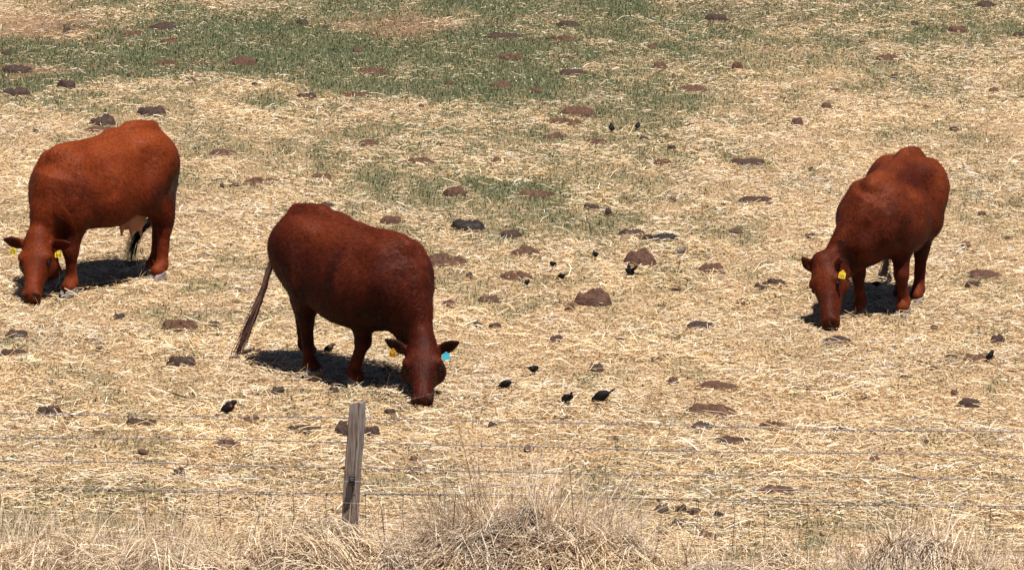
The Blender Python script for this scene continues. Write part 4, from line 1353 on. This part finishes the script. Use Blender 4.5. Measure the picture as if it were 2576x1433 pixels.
# ------------------------------------------------------------------ fence
wood = None
def wood_material():
    m, nt, b, N, L = new_mat("weathered_wood")
    b.inputs['Roughness'].default_value = .85
    b.inputs['Specular IOR Level'].default_value = .15
    tc = N("ShaderNodeTexCoord")
    mp = N("ShaderNodeMapping")
    mp.inputs['Scale'].default_value = (1, 1, .05)
    L(tc.outputs['Object'], mp.inputs['Vector'])
    n = N("ShaderNodeTexNoise")
    n.inputs['Scale'].default_value = 110
    n.inputs['Detail'].default_value = 7
    L(mp.outputs[0], n.inputs['Vector'])
    r = ramp(nt, [(.3, (.10, .085, .08)), (.5, (.215, .19, .18)), (.68, (.32, .285, .26))])
    L(n.outputs['Fac'], r.inputs['Fac'])
    n2 = N("ShaderNodeTexNoise")
    n2.inputs['Scale'].default_value = 5
    n2.inputs['Detail'].default_value = 4
    L(tc.outputs['Object'], n2.inputs['Vector'])
    r2 = ramp(nt, [(.42, (1, 1, 1)), (.66, (1.0, .78, .64))])
    L(n2.outputs['Fac'], r2.inputs['Fac'])
    mx = N("ShaderNodeMix")
    mx.data_type = 'RGBA'
    mx.blend_type = 'MULTIPLY'
    mx.inputs['Factor'].default_value = 1
    L(r.outputs['Color'], mx.inputs['A'])
    L(r2.outputs['Color'], mx.inputs['B'])
    L(mx.outputs['Result'], b.inputs['Base Color'])
    bp = N("ShaderNodeBump")
    bp.inputs['Strength'].default_value = .6
    bp.inputs['Distance'].default_value = .004
    L(n.outputs['Fac'], bp.inputs['Height'])
    L(bp.outputs['Normal'], b.inputs['Normal'])
    return m
wood = wood_material()
rubber = plain("black_plastic", (.012, .012, .013), .45, .3)
steel = plain("galvanised_wire", (.34, .34, .36), .45, .5, 40, .35)
rusty = plain("old_wire", (.19, .175, .18), .5, .4, 60, .5)
meshwire = plain("rusted_mesh_wire", (.085, .070, .065), .6, .3, 60, .4)
fence = empty("wire_fence", (-1.0, 29.63, 0))
tag(fence, "barbed wire fence with woven mesh below and one grey wooden post", "fence")
FX, FY = -1.0, 29.63
def fence_part(name, v, f, mat, parent=fence, smooth=True):
    return link(name, fast_mesh(name, v, f, 4), mat, parent, smooth)
def post(dx, lean, yaw, top, seed):
    r = np.random.default_rng(seed)
    w = .042
    ch = .006
    prof = [(-w + ch, -w), (.020, -w), (.0235, -w + .012), (.027, -w), (w - ch, -w), (w, -w + ch), (w, w - ch), (w - ch, w), (-w + ch, w), (-w, w - ch), (-w, -w + ch)]
    c, s = math.cos(yaw), math.sin(yaw)
    V, lv = [], np.linspace(-.4, top, 26)
    for i, z in enumerate(lv):
        wob = .0025 * math.sin(z * 9 + seed) 
        k = 1.0 if i < 25 else .93
        for j, (a, b) in enumerate(prof):
            a2, b2 = a * k + wob + r.normal(0, .0007), b * k + r.normal(0, .0007)
            zz = z + (0.012 * math.sin(a * 60) if i == 25 else 0)
            V.append((dx + a2 * c - b2 * s + math.tan(lean) * z, a2 * s + b2 * c, zz))
    n = len(prof)
    F = [(i * n + j, i * n + (j + 1) % n, (i + 1) * n + (j + 1) % n, (i + 1) * n + j) for i in range(25) for j in range(n)]
    me = bpy.data.meshes.new("post")
    F.append(tuple(25 * n + j for j in range(n)))
    me.from_pydata(V, [], F)
    return link("post", me, wood, fence, smooth=False)
pst = post(0, rad(2.9), rad(-22), 1.15, 5)
post(-4.3, rad(1), rad(8), 1.16, 6)
post(4.5, rad(-1), rad(-5), 1.14, 7)
def sag(x):
    k = (x + 1.0 + .0) 
    return 0
X0, X1 = -7.0, 7.0
def wire_y():
    return .056
def strand(z, amp, seed, r=.0019, twist=True, step=.012):
    rr = np.random.default_rng(seed)
    x = np.arange(X0, X1, step)
    wv = z + amp * np.sin(x * 1.1 + seed) + amp * .5 * np.sin(x * 2.9 + seed * 2)
    yv = np.full_like(x, wire_y()) + .004 * np.sin(x * 1.7 + seed)
    parts = []
    if twist:
        for ph in (0, math.pi):
            a = x * 2 * math.pi / .10 + ph
            parts.append(tube(np.stack([x, yv + .0022 * np.cos(a), wv + .0022 * np.sin(a)], 1), r, 5))
        for bx in np.arange(X0 + .1 + rr.random() * .1, X1 - .1, .163):
            bx += rr.normal(0, .008)
            zz = z + amp * math.sin(bx * 1.1 + seed) + amp * .5 * math.sin(bx * 2.9 + seed * 2)
            for k in range(2):
                an = rr.uniform(0, math.pi)
                dv = np.array((rr.normal(0, .3), math.cos(an), math.sin(an)))
                dv = unit(dv) * rr.uniform(.015, .021)
                c0 = np.array((bx + k * .008, wire_y(), zz))
                parts.append(tube([c0 - dv, c0, c0 + dv], [.0008, .0020, .0008], 5))
            c0 = np.array((bx, wire_y(), zz))
            parts.append(tube([c0 - (.009, 0, 0), c0, c0 + (.011, 0, 0)], .0052, 6))
    else:
        parts.append(tube(np.stack([x, yv, wv], 1), r, 6))
    return join_parts(parts)
for i, z in enumerate((1.033, .880, .722)):
    v, f = strand(z, .006, 20 + i)
    fence_part("barbed_wire", v, f, rusty)
v, f = strand(.563, .004, 31)
fence_part("barbed_wire", v, f, rusty)
v, f = strand(.670, .003, 41, r=.0014, twist=False, step=.05)
v = v - np.array([0, .056 + .080, 0])
o = fence_part("electric_wire", v, f, steel)
# woven mesh: line wires and wavy stay wires knotted together
parts = []
LV = [.550, .40, .27, .14, .03]
def line_z(x, k):
    return LV[k] + .006 * np.sin(x * 1.3 + k * 2.1) + .004 * np.sin(x * 4.1 + k)
for k in range(5):
    x = np.arange(X0, X1, .04)
    parts.append(tube(np.stack([x, np.full_like(x, wire_y() + .006), line_z(x, k)], 1), .0019 if k == 0 else .0013, 5))
rr = np.random.default_rng(77)
for sx in np.arange(X0 + .05, X1 - .05, .228):
    sx += rr.normal(0, .012)
    pts = []
    wob = rr.normal(0, .012, 6)
    for k in range(5):
        pts.append((sx + wob[k], wire_y() + .006, float(line_z(np.array(sx), k))))
        if k < 4:
            pts.append((sx + (wob[k] + wob[k + 1]) / 2 + rr.normal(0, .008), wire_y() + .006, (LV[k] + LV[k + 1]) / 2))
    pts = np.array(pts)
    parts.append(tube(catmull(np.arange(len(pts)), pts, np.linspace(0, len(pts) - 1, 25)), .0019, 5))
    for k in range(5):
        p = np.array((sx + wob[k], wire_y() + .006, float(line_z(np.array(sx), k))))
        parts.append(tube([p - (.006, 0, .003), p, p + (.006, 0, .003)], .0038, 6))
v, f = join_parts(parts)
fence_part("woven_mesh", v, f, meshwire)
# insulator on the post
bm = bmesh.new()
def bx(bm, c, s, bev=.003):
    r_ = bmesh.ops.create_cube(bm, size=1)
    for vtx in r_['verts']:
        vtx.co = Vector((c[0] + vtx.co.x * s[0], c[1] + vtx.co.y * s[1], c[2] + vtx.co.z * s[2]))
zi = .668
xi = math.tan(rad(2.9)) * zi
bx(bm, (xi - .002, -.058, zi + .004), (.040, .022, .062))
bx(bm, (xi - .002, -.076, zi + .016), (.034, .026, .020))
bx(bm, (xi - .002, -.076, zi - .012), (.034, .026, .018))
bx(bm, (xi - .002, -.091, zi - .004), (.030, .006, .040))
bmesh.ops.bevel(bm, geom=bm.edges[:], offset=.003, segments=1, affect='EDGES')
me = bpy.data.meshes.new("insulator")
bm.to_mesh(me)
bm.free()
ins = link("insulator", me, rubber, pst, smooth=False)
# loose tail of wire hanging from the insulator
